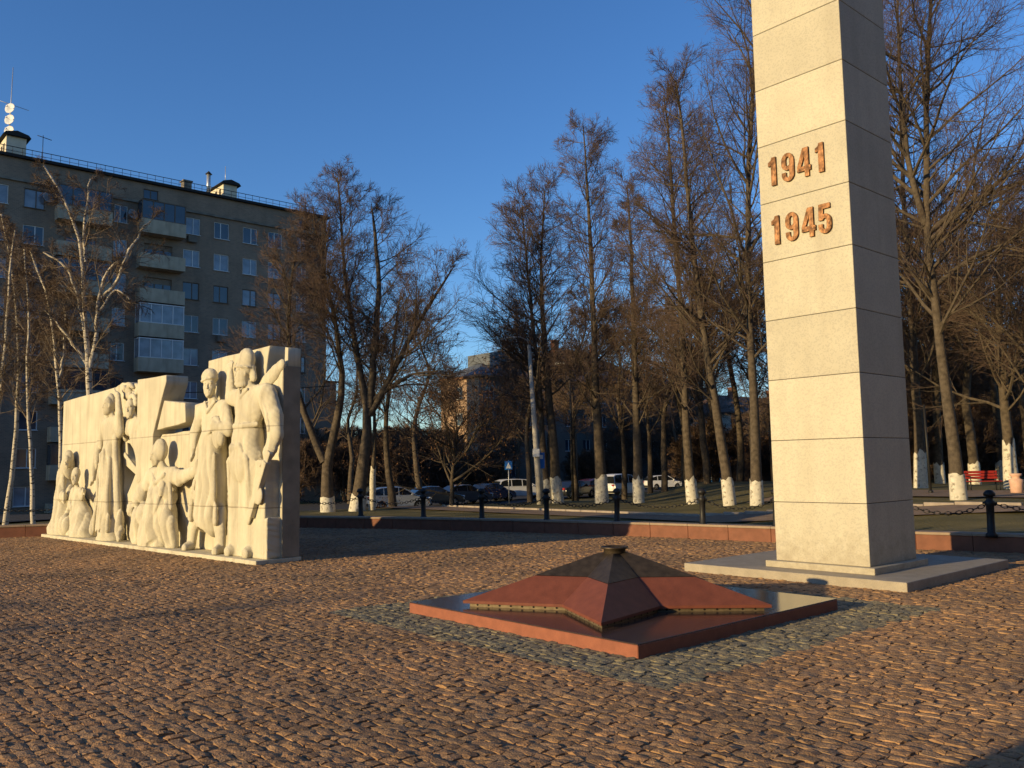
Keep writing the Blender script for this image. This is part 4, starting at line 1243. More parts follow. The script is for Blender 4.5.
def tree_meshes(name, stems, seed, limb_len, t0=0.35, limbs=42, subs=10, twigs=7, tips=3, up1=0.045, up3=0.02, ang1=52, bark='bark', twig='twig', droop=0.0, crown_bark=None,
                twig_len=0.6, twig_rad=0.0045, leaves=0, top_shape=0.76):
    """stems: list of (points, radii) in local metres; first is the trunk"""
    rr = np.random.default_rng(seed)
    K = 14
    SP, SR = [], []
    for pts, rad in stems:
        p, r = resample(pts, rad, K)
        p[1:-1, :2] += rr.normal(0, 0.02, (K - 2, 2))
        SP.append(p); SR.append(r)
    SP = np.array(SP); SR = np.array(SR)
    V1, Q1 = tubes(SP, SR, 10)
    V1 = V1 + rr.normal(0, 0.004, V1.shape)
    lens = np.linalg.norm(np.diff(SP, axis=1), axis=-1).sum(1)
    Ls, Rs = [], []
    for i in range(len(SP)):
        m = max(4, int(limbs * lens[i] / lens.max()))
        tt0 = t0 if i == 0 else 0.12
        q, r = spawn(SP[i:i + 1], SR[i:i + 1], m, tt0, ang1, lambda pl, t: limb_len * 1.75 * (1.05 - top_shape * t ** 1.7), 9, rr, up1, 0.08, 0.85, 0.012)
        Ls.append(q); Rs.append(r)
    L1 = np.concatenate(Ls); R1 = np.concatenate(Rs)
    L2, R2 = spawn(L1, R1, subs, 0.10, 42, lambda pl, t: pl * (0.55 - 0.33 * t), 6, rr, up1 * 0.8 - droop * .3, 0.10, 0.8, 0.010)
    L3, R3 = spawn(L2, R2, twigs, 0.10, 36, lambda pl, t: np.minimum(pl * 0.55, twig_len * 1.4) * (1.0 - 0.4 * t) + 0.08, 4, rr, up3 - droop, 0.10, 0.7, 0.010)
    L4, R4 = spawn(L3, R3, tips, 0.15, 32, lambda pl, t: np.minimum(pl * 0.6, twig_len * .7) * (1 - .3 * t) + 0.05, 3, rr, up3 - droop * 1.6, 0.12, 0.7, 0.012)
    R2 = np.maximum(R2, twig_rad * 1.3); R3 = np.maximum(R3, twig_rad); R4 = np.maximum(R4, twig_rad * 0.7)
    parts = [tubes(L1, R1, 6), tubes(L2, R2, 4), tubes(L3, R3, 3), tubes(L4, R4, 3)]
    off = 0; VV = []; QQ = []; MI = []
    nb = len(parts[0][1]) + len(parts[1][1])
    for v, q in parts:
        VV.append(v); QQ.append(q + off); off += len(v)
    nq = sum(len(q) for q in QQ)
    mi = np.zeros(nq, int); mi[nb:] = 1
    faces = QQ
    mats = [M[crown_bark or bark], M[twig]]
    if leaves:
        src = L4[:, -1]
        sel = rr.random(len(src)) < leaves
        c = src[sel]; n = len(c)
        a = rr.normal(size=(n, 3)); a /= np.linalg.norm(a, axis=1, keepdims=True); b = perp(a, rr)
        s = rr.uniform(0.04, 0.075, (n, 1))
        lv = np.stack([c - a * s, c + b * s * .6, c + a * s, c - b * s * .6], 1).reshape(-1, 3)
        lq = np.arange(n * 4).reshape(-1, 4) + off
        VV.append(lv); faces = faces + [lq]; mi = np.concatenate([mi, np.full(n, 2)]); mats.append(M['dry_leaf'])
    tm = np_mesh(name + '_trunk', V1, [Q1], [M[bark]])
    cm = np_mesh(name + '_crown', np.concatenate(VV), faces, mats, smooth=False, midx=mi)
    return tm, cm, SP[0], SR[0]


def place_tree(name, label, cat, base, meshes, wash=0.0, group=None, rz=0, sc=1.0):
    t = thing(name, label, cat, tuple(base), rz, group)
    t.scale = (sc,) * 3
    link('trunk', meshes[0], t); link('crown', meshes[1], t)
    if wash:
        add_wash(t, meshes, wash)
    return t


def add_wash(t, meshes, wash):
    P, Rr = meshes[2], meshes[3]
    z = P[:, 2]; mb = MB()
    pts = []; rad = []
    for k in range(6):
        zz = 0.0 + wash * k / 5
        p = [np.interp(zz, z, P[:, i]) for i in range(2)]
        pts.append((p[0], p[1], zz)); rad.append(float(np.interp(zz, z, Rr)) + 0.028)
    mb.tube(pts, rad, 14, 0, True, False)
    for i in range(14):                                        # brushed on by hand: a ragged upper edge
        x, y, z = mb.v[-1 - i]
        mb.v[-1 - i] = (x, y, z + rnd.uniform(-.16, .05) * wash)
    mb.build('whitewash', M['wash'], t)


def traced(px, Y, r0, r1=0.03):
    """points seen at depth Y -> local points above the base, with radii"""
    b = at(px[0][0], px[0][1], Y)
    z = float(ground_z(b[0], Y)) - 0.03
    base = np.array([b[0], Y, z])
    pts = []
    for i, (x, y) in enumerate(px):
        p = at(x, y, Y)
        pts.append(p - base)
    pts[0][2] = 0.0
    # let the stem also wander a little in depth
    for i in range(1, len(pts)):
        pts[i][1] += math.sin(i * 1.7 + px[0][0]) * 0.12 * i / len(pts)
    t = np.linspace(0, 1, len(pts))
    rad = r0 * (1 - t) ** 1.1 + r1
    rad[0] *= 1.12
    return base, pts, list(rad)


def depth_at(y, x=512.0):
    """distance of the ground seen at x, y"""
    d = ray(x, y)
    Y = 30.0
    for _ in range(60):
        X = d[0] / d[1] * Y
        z = float(ground_z(X, Y))
        Yn = (z - EYE) / d[2] * d[1]
        Y = 0.5 * Y + 0.5 * min(max(Yn, 10), 120)
    return Y


def hero(name, label, cat, px, r0, limb_len, seed, forks=(), wash=0.9, Y=None, raw=False, **kw):
    if not raw:
        if Y is None:
            Y = depth_at(px[0][1], px[0][0])
        k = Y / 31.0
        r0 *= k; limb_len *= k; wash *= k
        forks = [(f, rf * k) for f, rf in forks]
        kw.setdefault('twig_len', .6 * k); kw.setdefault('twig_rad', .0043 * k)
    base, pts, rad = traced(px, Y, r0)
    stems = [(pts, rad)]
    for f, rf in forks:
        p = [at(x, y, Y) - base for x, y in f]
        for i in range(1, len(p)):
            p[i][1] += (0.25 if seed % 2 else -0.25) * i / len(p) * limb_len * 0.5
        t = np.linspace(0, 1, len(p))
        stems.append((p, list(rf * (1 - t) ** 0.8 + 0.02)))
    ms = tree_meshes(name, stems, seed, limb_len, **kw)
    return place_tree(name, label, cat, base, ms, wash)


def make_trees():
    G = 'linden_tree'
    hero(G, 'bare tree forking low behind the right end of the carved wall', 'tree', [(328, 511), (325, 475), (324, 462), (333, 442), (342, 405), (344, 372), (338, 335), (326, 285), (316, 240), (314, 215)], 0.20, 1.8, 21, Y=40,
         forks=[([(324, 462), (312, 437), (303, 410), (292, 375), (286, 330), (290, 280), (296, 245)], 0.13)], wash=0.55, t0=.45)
    hero(G, 'bare dark tree with wide spreading limbs, whitewashed foot, beside a thin white pole', 'tree', [(357, 511), (362, 480), (367, 440), (370, 408), (358, 365), (348, 310), (343, 250), (338, 178)], 0.23, 1.7, 22, Y=40,
         forks=[([(370, 408), (374, 350), (381, 290), (374, 228), (372, 205)], 0.13), ([(369, 415), (388, 382), (414, 332), (438, 292), (455, 266)], 0.12), ([(372, 400), (390, 388), (412, 374), (442, 371)], 0.09)], wash=0.62, t0=.45, limbs=36)
    hero(G, 'thin young tree with two whitewashed patches beside the silver hatchback', 'tree', [(372, 508), (373, 470), (375, 420), (373, 370), (374, 320)], 0.075, 1.2, 23, Y=41, wash=1.6, limbs=16, t0=.4, subs=7, twigs=6)
    hero(G, 'dark slender tree rising behind the silver hatchback', 'tree', [(393, 504), (388, 465), (384, 430), (390, 380), (396, 330), (400, 300)], 0.12, 1.6, 24, Y=44, wash=0, limbs=20, t0=.4)
    hero(G, 'left of two close dark trunks right of the lamp post', 'tree', [(547, 503), (543, 450), (540, 400), (535, 345), (528, 280), (522, 205)], 0.13, 1.9, 25, Y=45, wash=.95, t0=.28, limbs=40)
    hero(G, 'right of two close dark trunks right of the lamp post', 'tree', [(558, 503), (553, 440), (546, 370), (542, 310), (541, 260), (545, 190)], 0.17, 2.1, 26, Y=45, wash=.95, t0=.28, limbs=40)
    hero(G, 'tall bare tree with thick sunlit trunk and broad whitewashed foot', 'tree', [(602, 503), (599, 450), (595, 400), (595, 340), (591, 260), (588, 190), (583, 125)], 0.19, 1.65, 27, Y=44, wash=1.0, t0=.22, limbs=58)
    hero(G, 'bare tree with a slim straight trunk left of the white hatchback', 'tree', [(639, 503), (637, 440), (635, 370), (632, 290), (630, 230), (627, 185)], 0.15, 1.5, 28, Y=43, wash=1.0, t0=.22, limbs=48)
    hero(G, 'bare tree with a trunk bowed left, just right of the white hatchback', 'tree', [(693, 504), (688, 460), (685, 425), (684, 360), (680, 290), (672, 200), (667, 120), (664, 95)], 0.16, 2.0, 29, wash=1.0, t0=.22, limbs=54)
    hero(G, 'tall bare tree leaning left across its neighbour, short wide whitewashed foot', 'tree', [(730, 505), (722, 445), (714, 390), (703, 330), (694, 260), (686, 180), (680, 100), (676, 80)], 0.165, 2.3, 30, wash=1.0, t0=.22, limbs=54)
    hero(G, 'very tall bare tree with its trunk close to the sunlit obelisk face', 'tree', [(757, 505), (757, 440), (752, 380), (748, 300), (746, 200), (752, 100), (757, 0), (759, -110)], 0.17, 2.7, 31, wash=1.0, t0=.22, limbs=66)
    hero(G, 'huge bare tree with its big crown right of the obelisk', 'tree', [(959, 500), (955, 445), (948, 400), (937, 330), (926, 240), (925, 150), (929, 60), (932, -30), (934, -110)], 0.205, 3.4, 32,
         forks=[([(926, 236), (948, 215), (975, 200), (1003, 188), (1030, 180)], 0.09), ([(925, 225), (910, 180), (900, 120), (896, 60), (893, 0)], 0.10), ([(930, 290), (960, 265), (990, 248), (1025, 240)], 0.08)], wash=1.0, t0=.25, limbs=54, subs=10, twigs=8)
    hero(G, 'bare tree standing behind the thin black post right of the obelisk', 'tree', [(921, 488), (919, 430), (913, 340), (905, 220), (900, 120), (899, 60)], 0.18, 2.8, 33, wash=1.4, t0=.22, limbs=48)
    hero(G, 'leaning tree with a brightly sunlit yellowish foot beside the pink urn', 'tree', [(1012, 489), (1008, 450), (1002, 380), (997, 300), (1000, 220), (1004, 170)], 0.2, 2.6, 34, wash=1.8, t0=.22, limbs=48)
    hero(G, 'bare tree at the right edge of the picture behind the pink urn', 'tree', [(1040, 492), (1036, 420), (1030, 340), (1034, 260), (1040, 180)], 0.2, 2.6, 35, wash=1.2, t0=.3, limbs=34)
    # birches
    B = 'birch_tree'
    kw = dict(raw=True, crown_bark='birch_limb', bark='birch_bark', twig='birch_twig', droop=0.10, wash=0, twig_rad=.0045, twigs=5, ang1=42)
    hero(B, 'slender white-barked birch left of the carved wall, leaning right as it rises', 'tree', [(5, 524), (11, 485), (17, 430), (20, 370), (18, 315), (13, 275), (6, 238), (3, 215)], 0.07, 1.15, 41, Y=32, t0=.35, limbs=26, **kw)
    hero(B, 'forked birch with bright white limbs rising behind the carved wall', 'tree', [(93, 520), (91, 440), (90, 392), (90, 368), (84, 330), (82, 296), (86, 262), (80, 228), (67, 200), (55, 182), (44, 166)], 0.085, 1.0, 42, Y=27.5,
         forks=[([(90, 368), (96, 342), (97, 316), (102, 285), (113, 262), (120, 261)], .055), ([(84, 330), (80, 300), (70, 270), (62, 262), (45, 253)], .035), ([(86, 262), (84, 235), (88, 205), (92, 180)], .04),
                ([(97, 316), (108, 300), (117, 288), (131, 300)], .03), ([(100, 300), (118, 282), (128, 255), (140, 232), (152, 222)], .04), ([(90, 368), (78, 350), (60, 325), (45, 310)], .035)], t0=.35, limbs=26, **kw)
    hero(B, 'thin birch between the slender leaning birch and the forked birch', 'tree', [(62, 520), (61, 440), (59, 395), (56, 340), (50, 300), (38, 270), (30, 250)], 0.045, 1.0, 43, Y=28.5, t0=.4, limbs=24,
         forks=[([(59, 385), (64, 350), (66, 320), (60, 290)], .03)], **kw)
    hero(B, 'birch with dense brown twigs at the left edge of the picture', 'tree', [(-14, 526), (-8, 450), (2, 380), (8, 320), (10, 270), (14, 230)], 0.07, 1.4, 44, Y=31, t0=.35, limbs=34, **kw)
    hero(B, 'birch hidden low behind the headscarfed mother, brown twigs above', 'tree', [(34, 521), (32, 470), (28, 410), (27, 350), (30, 300), (26, 250)], 0.045, 1.1, 45, Y=30, t0=.35, limbs=28, **kw)
    # the scrubby tree still holding dry leaves
    hero('leafy_tree', 'small bushy tree with sunlit dry brown leaves in front of the far house', 'tree', [(452, 505), (452, 480), (455, 450), (458, 430), (456, 412)], 0.11, 3.4, 51, raw=True, Y=50, wash=0, t0=.12, limbs=26, subs=9, twigs=7, leaves=.95, up1=.03, top_shape=.6)
    # ---- rows further back: five kinds, each copied
    protos = []
    for k in range(5):
        h = (13.5, 15, 16.5, 14, 8.0)[k]
        pts = [(0, 0, 0)] + [(rnd.gauss(0, .16) * i, rnd.gauss(0, .16) * i, h * i / 6) for i in range(1, 7)]
        rad = [0.24, .21, .17, .13, .09, .05, .025]
        ll = (2.4, 2.8, 2.5, 2.2, 2.7)[k]
        protos.append(tree_meshes('far_tree', [(pts, rad)], 60 + k, ll, t0=(.3, .3, .35, .25, .1)[k], limbs=(30, 30, 32, 34, 36)[k], subs=8, twigs=7, tips=3, twig='twig2', twig_rad=.011))
    spots = []
    for px, Y, k in ((664, 45, 0), (707, 44, 3), (624, 47, 1), (575, 46, 3), (740, 48, 2), (775, 46, 1), (715, 56, 2), (650, 58, 1), (685, 62, 0), (755, 60, 1), (600, 62, 2),
                     (530, 64, 3), (900, 44, 3), (940, 46, 1), (975, 44, 0), (1000, 50, 2), (1030, 48, 1), (960, 56, 2), (915, 58, 0), (990, 62, 3), (1020, 66, 1), (880, 50, 1), (850, 52, 2), (820, 48, 0), (800, 56, 1),
                     (940, 70, 2), (1045, 60, 0), (420, 62, 3), (300, 52, 3), (350, 58, 0), (400, 78, 1), (500, 84, 2), (1070, 54, 2)):
        spots.append((px, Y, k))
    for i in range(46):
        px = rnd.uniform(480, 790) if i % 2 else rnd.uniform(885, 1065)
        Y = rnd.uniform(74, 118) if i % 2 else rnd.uniform(58, 90)
        if 590 < px < 720 and Y < 100:
            Y += 26
        spots.append((px, Y, rnd.choice([0, 2, 3, 4, 4])))
    for px, Y, k in spots:
        x = at(px, 480, Y)[0]
        z = float(ground_z(x, Y)) - 0.05
        if Y > 43 and Y < 60 and px < 790:
            Y += 12; x = at(px, 480, Y)[0]; z = float(ground_z(x, Y)) - .05
        cc = -.552 * x + .834 * Y
        if px < 700 and (57.5 < cc < 62.5 or 66.5 < cc < 71):
            continue
        t = place_tree('linden_tree', 'dim bare tree in the grove behind the front row of trunks', 'tree', (x, Y, z), protos[k], 0, 'bare trees of the grove', rnd.random() * 6.28, rnd.uniform(.85, 1.12))
        if Y < 52 and rnd.random() < .6:
            add_wash(t, protos[k], 1.1)
    # low bare shrubs that darken the ground between trunks
    sp = []
    for k in range(2):
        stems = []
        for j in range(7):
            a = j * .9 + k; s = rnd.uniform(.25, .6)
            stems.append(([(0.08 * math.cos(a), .08 * math.sin(a), 0)] + [(s * i * .45 * math.cos(a) + rnd.gauss(0, .05), s * i * .45 * math.sin(a) + rnd.gauss(0, .05), 0.75 * i) for i in range(1, 5)], [.03, .025, .02, .015, .01]))
        sp.append(tree_meshes('shrub', stems, 80 + k, 1.1, t0=.15, limbs=9, subs=8, twigs=6, tips=3, twig='twig2', bark='twig2', twig_rad=.009, leaves=.05))
    for i in range(90):
        px = rnd.choice([rnd.uniform(300, 520), rnd.uniform(540, 780), rnd.uniform(870, 1060), rnd.uniform(870, 1060)])
        Y = rnd.uniform(60, 104) if px < 780 else rnd.uniform(46, 75)
        x = at(px, 480, Y)[0]
        if 0 < px < 700 and Y < 100:
            # keep the street free
            q = np.array([x, Y]) - np.array([-34, 30]); tt = np.array([80, 120]) / np.hypot(80, 120)
            if abs(q[0] * tt[1] - q[1] * tt[0]) < 10:
                Y = Y + 24; x = at(px, 480, Y)[0]
        cc = -.552 * x + .834 * Y
        if 56 < cc < 64 or 66 < cc < 71.5 or (485 < px < 545 and Y < 80) or (640 < px < 690 and Y < 96) or (606 < px < 640 and Y < 80):
            continue
        t = thing('shrub', 'bare twiggy shrub in the dark thicket under the trees', 'shrub', (x, Y, float(ground_z(x, Y)) - .05), rnd.random() * 6.28, 'bare shrubs of the thicket')
        s = rnd.uniform(.8, 1.5); t.scale = (s, s, s)
        m_ = sp[i % 2]
        link('stems', m_[0], t); link('twigs', m_[1], t)
    for px, Y, sc in ((298, 72, 1.5), (322, 80, 1.9), (345, 74, 1.5), (362, 84, 1.9), (385, 76, 1.6), (405, 86, 2.0), (425, 84, 1.8), (352, 98, 2.2), (392, 100, 2.2), (440, 92, 1.9), (312, 96, 2.2), (418, 104, 2.2)):
        x = at(px, 480, Y)[0]
        t = thing('shrub', 'bare twiggy shrub in the dark thicket under the trees', 'shrub', (x, Y, float(ground_z(x, Y)) - .05), rnd.random() * 6.28, 'bare shrubs of the thicket')
        t.scale = (sc * .9, sc * .9, sc)
        m_ = sp[int(px) % 2]
        link('stems', m_[0], t); link('twigs', m_[1], t)
    # trees left of the picture whose shadows reach into it
    for (x, y, k, s) in ((-43.5, 20.4, 0, 1.0), (-52.6, 25, 2, 1.1), (-36, 33, 3, 1.0), (-48, 31, 3, 1.1)):
        place_tree('linden_tree', 'bare tree standing left of the picture', 'tree', (x, y, 0.0 if y < 19 else .2), protos[k], 0, 'trees left of the square', rnd.random() * 6, s)
    # two saplings there whose thin shadows cross the cobbles
    for (x, y, h, sd) in ((-18.1, 0.2, 3.7, 91), (-19.5, 1.6, 3.2, 92)):
        pts = [(rnd.gauss(0, .05) * i, rnd.gauss(0, .05) * i, h * i / 5) for i in range(6)]
        ms = tree_meshes('sapling', [(pts, [.10, .09, .075, .06, .045, .02])], sd, .75, t0=.3, limbs=11, subs=4, twigs=3, tips=2)
        place_tree('sapling', 'thin bare sapling left of the square', 'tree', (x, y, 0), ms, 0, 'saplings left of the square')


make_trees()


# ------------------------------------------------------------------ houses
def facade(mb, x0, x1, z0, z1, wins, depth, mi=0, y=0.0):
    """front wall at local y, openings given as x0,x1,z0,z1, reveals going in by depth"""
    xs = sorted({x0, x1} | {w[0] for w in wins} | {w[1] for w in wins}); zs = sorted({z0, z1} | {w[2] for w in wins} | {w[3] for w in wins})
    W = set((round(w[0], 4), round(w[1], 4), round(w[2], 4), round(w[3], 4)) for w in wins)
    for i in range(len(xs) - 1):
        for j in range(len(zs) - 1):
            mx_, mz = (xs[i] + xs[i + 1]) / 2, (zs[j] + zs[j + 1]) / 2
            if any(w[0] < mx_ < w[1] and w[2] < mz < w[3] for w in wins):
                continue
            mb.add([(xs[i], y, zs[j]), (xs[i + 1], y, zs[j]), (xs[i + 1], y, zs[j + 1]), (xs[i], y, zs[j + 1])], [(0, 1, 2, 3)], mi)
    for a, b, c, d in wins:
        q = y + depth
        mb.add([(a, y, c), (b, y, c), (b, y, d), (a, y, d), (a, q, c), (b, q, c), (b, q, d), (a, q, d)],
               [(0, 4, 5, 1), (1, 5, 6, 2), (2, 6, 7, 3), (3, 7, 4, 0), (4, 7, 6, 5)], mi)


def window_meshes(w, h, split, old=False):
    f = MB(); t = 0.055
    for c, s in (((0, 0, h / 2 - t / 2), (w / 2, .04, t / 2)), ((0, 0, -h / 2 + t / 2), (w / 2, .04, t / 2))):
        f.box(c, s)
    for x in (-w / 2 + t / 2, w / 2 - t / 2):
        f.box((x, 0, 0), (t / 2, .04, h / 2 - t))
    f.box((split * w, 0, 0), (t * .6, .04, h / 2 - t))
    f.box((0, -.11, -h / 2 - .02), (w / 2 + .05, .10, .018))
    p = MB(); p.box((0, 0.01, 0), (w / 2 - t * .5, .012, h / 2 - t * .5))
    return f, p


def make_apartment():
    E0 = np.array([-17.4, 80.0]); ang = R(41.5)
    gz = -1.6
    root = thing('apartment_block', 'nine storey grey-brown brick apartment block behind the carved wall', 'building', (E0[0], E0[1], 0), ang)
    cols = [(-2.6, .95), (-5.2, 1.32), (-7.6, 1.32), (-10.2, 1.32), (-12.8, 1.4), (-18.55, 1.0), (-24.8, 1.42), (-27.2, 1.3), (-29.8, 1.32), (-32.4, 1.32), (-35.0, 1.32)]
    wins = []
    for x, w in cols:
        for k in range(9):
            zt = 23.12 - 2.8 * k
            wins.append((x - w / 2, x + w / 2, round(zt - 1.45, 3), round(zt, 3)))
    # balcony doors
    bal = [(-15.5, 3.6), (-21.45, 3.9)]
    for x, w in bal:
        for k in range(9):
            zt = 23.12 - 2.8 * k
            wins.append((x - 1.2, x + 1.1, round(zt - 1.5, 3), round(zt, 3)))
    attic = [(-16.85, -15.65, 24.05, 24.85), (-3.0, -1.9, 24.05, 24.8)]
    wall = MB()
    facade(wall, -46, 0, gz, 25.3, wins + attic, 0.16)
    D = 12.5
    wall.add([(0, 0, gz), (0, D, gz), (0, D, 25.3), (0, 0, 25.3)], [(0, 1, 2, 3)])
    wall.add([(-46, 0, gz), (-46, D, gz), (-46, D, 25.3), (-46, 0, 25.3)], [(3, 2, 1, 0)])
    wall.add([(-46, D, gz), (0, D, gz), (0, D, 25.3), (-46, D, 25.3)], [(3, 2, 1, 0)])
    wall.build('wall', M['brick'], root)
    # attic band in stained concrete, cornice, roof
    c = MB(); c.box((-23, -.05, 23.62), (23.08, .13, .09)); c.build('cornice', M['concrete_dark'], root)
    c = MB(); c.box((-23, D / 2, 25.42), (23.25, D / 2 + .28, .11)); c.build('roof', M['roofing'], root)
    # windows: shared meshes, copies
    cache = {}
    for i, (x, w) in enumerate(cols):
        for k in range(9):
            old = (k == 2 and i in (1, 2, 3)) or rnd.random() < .12
            cur = rnd.random() < .55
            key = (w, old, cur, i % 2)
            zt = 23.12 - 2.8 * k
            if key not in cache:
                f, p = window_meshes(w, 1.45, -.06 if i % 2 else .08)
                fo = f.build('window', M['frame_old' if old else 'frame'], root); po = p.build('pane', M['glass_lit' if cur else 'glass'], fo)
                cache[key] = (fo, po)
            else:
                a, b = cache[key]
                fo = a.copy(); COL.objects.link(fo); po = b.copy(); COL.objects.link(po); po.parent = fo
            fo.location = (x, 0.10, zt - .725)
    for x0, x1, z0, z1 in attic:
        f, p = window_meshes(x1 - x0, z1 - z0, 0.0)
        fo = f.build('attic_vent', M['frame_old'], root); p.build('pane', M['glass'], fo); fo.location = ((x0 + x1) / 2, .1, (z0 + z1) / 2)
    # balconies
    for bi, (x, w) in enumerate(bal):
        for k in range(9):
            zb = 22.12 - 2.83 * k - 1.17
            b = MB()
            b.box((0, -.55, .06), (w / 2, .55, .06)); b.box((0, -1.07, .62), (w / 2, .035, .5)); b.box((-w / 2 + .04, -.52, .62), (.035, .51, .5)); b.box((w / 2 - .04, -.52, .62), (.035, .51, .5))
            bo = b.build('balcony', M['balcony'], root); bo.location = (x, 0, zb)
            glazed = (bi == 0 and k in (3, 4, 6, 0)) or (bi == 1 and k in (0, 2, 5, 7))
            if glazed:
                g = MB(); H = 1.55
                for q in range(5):
                    xx = -w / 2 + .06 + (w - .12) * q / 4
                    g.box((xx, -1.06, 1.12 + H / 2), (.035, .035, H / 2))
                g.box((0, -1.06, 1.15), (w / 2, .04, .03)); g.box((0, -1.06, 1.12 + H), (w / 2, .04, .04))
                for sx_ in (-1, 1):
                    g.box((sx_ * (w / 2 - .05), -.5, 1.12 + H), (.035, .5, .04)); g.box((sx_ * (w / 2 - .05), -.04, 1.12 + H / 2), (.03, .03, H / 2))
                go = g.build('glazing_frame', M['frame' if k in (3, 4, 6) else 'frame_old'], bo)
                p = MB(); p.box((0, -1.04, 1.12 + H / 2), (w / 2 - .07, .01, H / 2 - .05))
                for sx_ in (-1, 1):
                    p.box((sx_ * (w / 2 - .05), -.5, 1.12 + H / 2), (.01, .48, H / 2 - .05))
                p.build('glazing_pane', M['glass_lit' if k in (3, 4) else 'glass'], bo)
            else:
                door = MB(); door.box((0, .09, 1.0), (1.15, .03, .72)); door.build('balcony_door', M['glass'], bo)
                d2 = MB()
                for q in (-1.12, -.3, .4, 1.07):
                    d2.box((q, .045, 1.0), (.04, .03, .72))
                d2.build('door_frame', M['frame_old'], bo)
    # roof huts with overhanging lids
    for x0, w, dpt, hgt in ((-9.15, 1.25, 3.6, 1.45), (-26.0, 1.35, 3.6, 1.7)):
        h = MB(); h.box((x0, 2.6, 25.5 + hgt / 2), (w / 2, dpt / 2, hgt / 2))
        ho = h.build('roof_hut', M['hut'], root)
        l = MB(); z = 25.5 + hgt
        l.prism([(x0 - w / 2 - .28, z), (x0 + w / 2 + .28, z), (x0 + w / 2 + .1, z + .22), (x0, z + .42), (x0 - w / 2 - .1, z + .22)], 2.6 - dpt / 2 - .28, 2.6 + dpt / 2 + .28)
        l.build('hut_lid', M['roofing'], ho)
        v = MB()
        for q in range(3):
            v.box((x0 - w / 2 - .012, 1.5 + q * .9, 25.5 + hgt * .55), (.012, .16, .3))
        v.build('hut_vent', M['black'], ho)
    v = MB(); v.tube([(-11.15, .7, 25.5), (-11.15, .7, 27.45)], .17, 12)
    vo = v.build('vent_pipe', M['steel'], root); v = MB(); v.lathe([(.17, 0), (.30, 0.02), (.03, .3)], 12, 0, True, Matrix.Translation((-11.15, .7, 27.45))); v.build('pipe_cowl', M['roofing'], vo)
    v = MB(); v.box((-12.9, 1.2, 26.0), (.35, .35, .5), 0, None, .03); v.box((-12.9, 1.2, 26.55), (.42, .42, .06)); v.build('chimney', M['concrete_dark'], root)
    v = MB(); v.box((-11.9, 1.2, 25.65), (.45, .4, .14), 0, None, .05); v.build('hatch', M['roofing'], root)
    # railing along the roof edge
    r = MB(); r.tube([(-46, .15, 26.18), (-.2, .15, 26.18)], .028, 6)
    r.tube([(-46, .15, 25.85), (-.2, .15, 25.85)], .018, 5)
    for i in range(70):
        x = -46 + i * .655
        r.tube([(x, .15, 25.5), (x, .15, 26.18)], .018, 5, 0, True, False)
    r.build('roof_railing', M['iron'], root)
    # mast with three dishes over the left hut
    m = MB(); m.tube([(-26.25, 2.2, 27.4), (-26.15, 2.2, 33.2)], [.05, .025], 8); m.tube([(-27.1, 2.2, 30.3), (-25.0, 2.0, 29.95)], .025, 5); mo = m.build('antenna_mast', M['steel'], root)
    dish = MB()
    dish.lathe([(0.03, -.10), (.22, -.06), (.40, .03), (.42, .04), (.40, .05), (.22, -.03), (.03, -.06)], 20)
    dish.tube([(0, 0, -.06), (0, .0, .35)], .015, 5); dish.box((0, 0, .36), (.05, .05, .05))
    tosun = (math.radians(82), 0, math.radians(-50))
    dm = None
    for i, z in enumerate((27.95, 28.85, 29.75)):
        if dm is None:
            d = dish.build('dish', M['dish'], mo); dm = d
        else:
            d = dm.copy(); COL.objects.link(d)
        d.location = (-26.3, 1.9, z); d.rotation_euler = tosun
    dm2 = None
    for x, z in ((-23.95, 22.6), (-17.75, 22.45)):
        if dm2 is None:
            d = dish.build('satellite_dish', M['dish_grey'], root); dm2 = d
        else:
            d = dm2.copy(); COL.objects.link(d)
        d.location = (x, -.35, z); d.rotation_euler = (R(78), 0, R(15))
    m = MB(); m.tube([(-24.3, .3, 25.5), (-24.3, .3, 27.6)], .025, 5); m.tube([(-24.7, .3, 27.5), (-23.7, .3, 27.35)], .03, 5); m.build('antenna', M['iron'], root)
    m = MB(); m.tube([(-9.1, 2.0, 27.3), (-9.1, 2.0, 29.0)], .03, 5); m.build('antenna', M['steel'], root)
    for (x, z) in ((-12.85, 21.2), (-5.2, 18.4), (-10.2, 12.9)):
        a = MB(); a.box((x, -.22, z), (.38, .16, .28), 0, None, .03); a.build('air_conditioner', M['concrete_dark'], root)
    # lower extension at the right end
    a = MB(); a.box((.55, 5.5, (9.7 + gz) / 2), (.54, 5.5, (9.7 - gz) / 2)); a.box((1.5, 6.0, (8.1 + gz) / 2), (.41, 5.4, (8.1 - gz) / 2)); a.build('annex', M['brick'], root)
    a = MB(); a.box((.6, 5.5, 9.78), (.75, 5.65, .07)); a.build('annex_roof', M['roofing'], root)


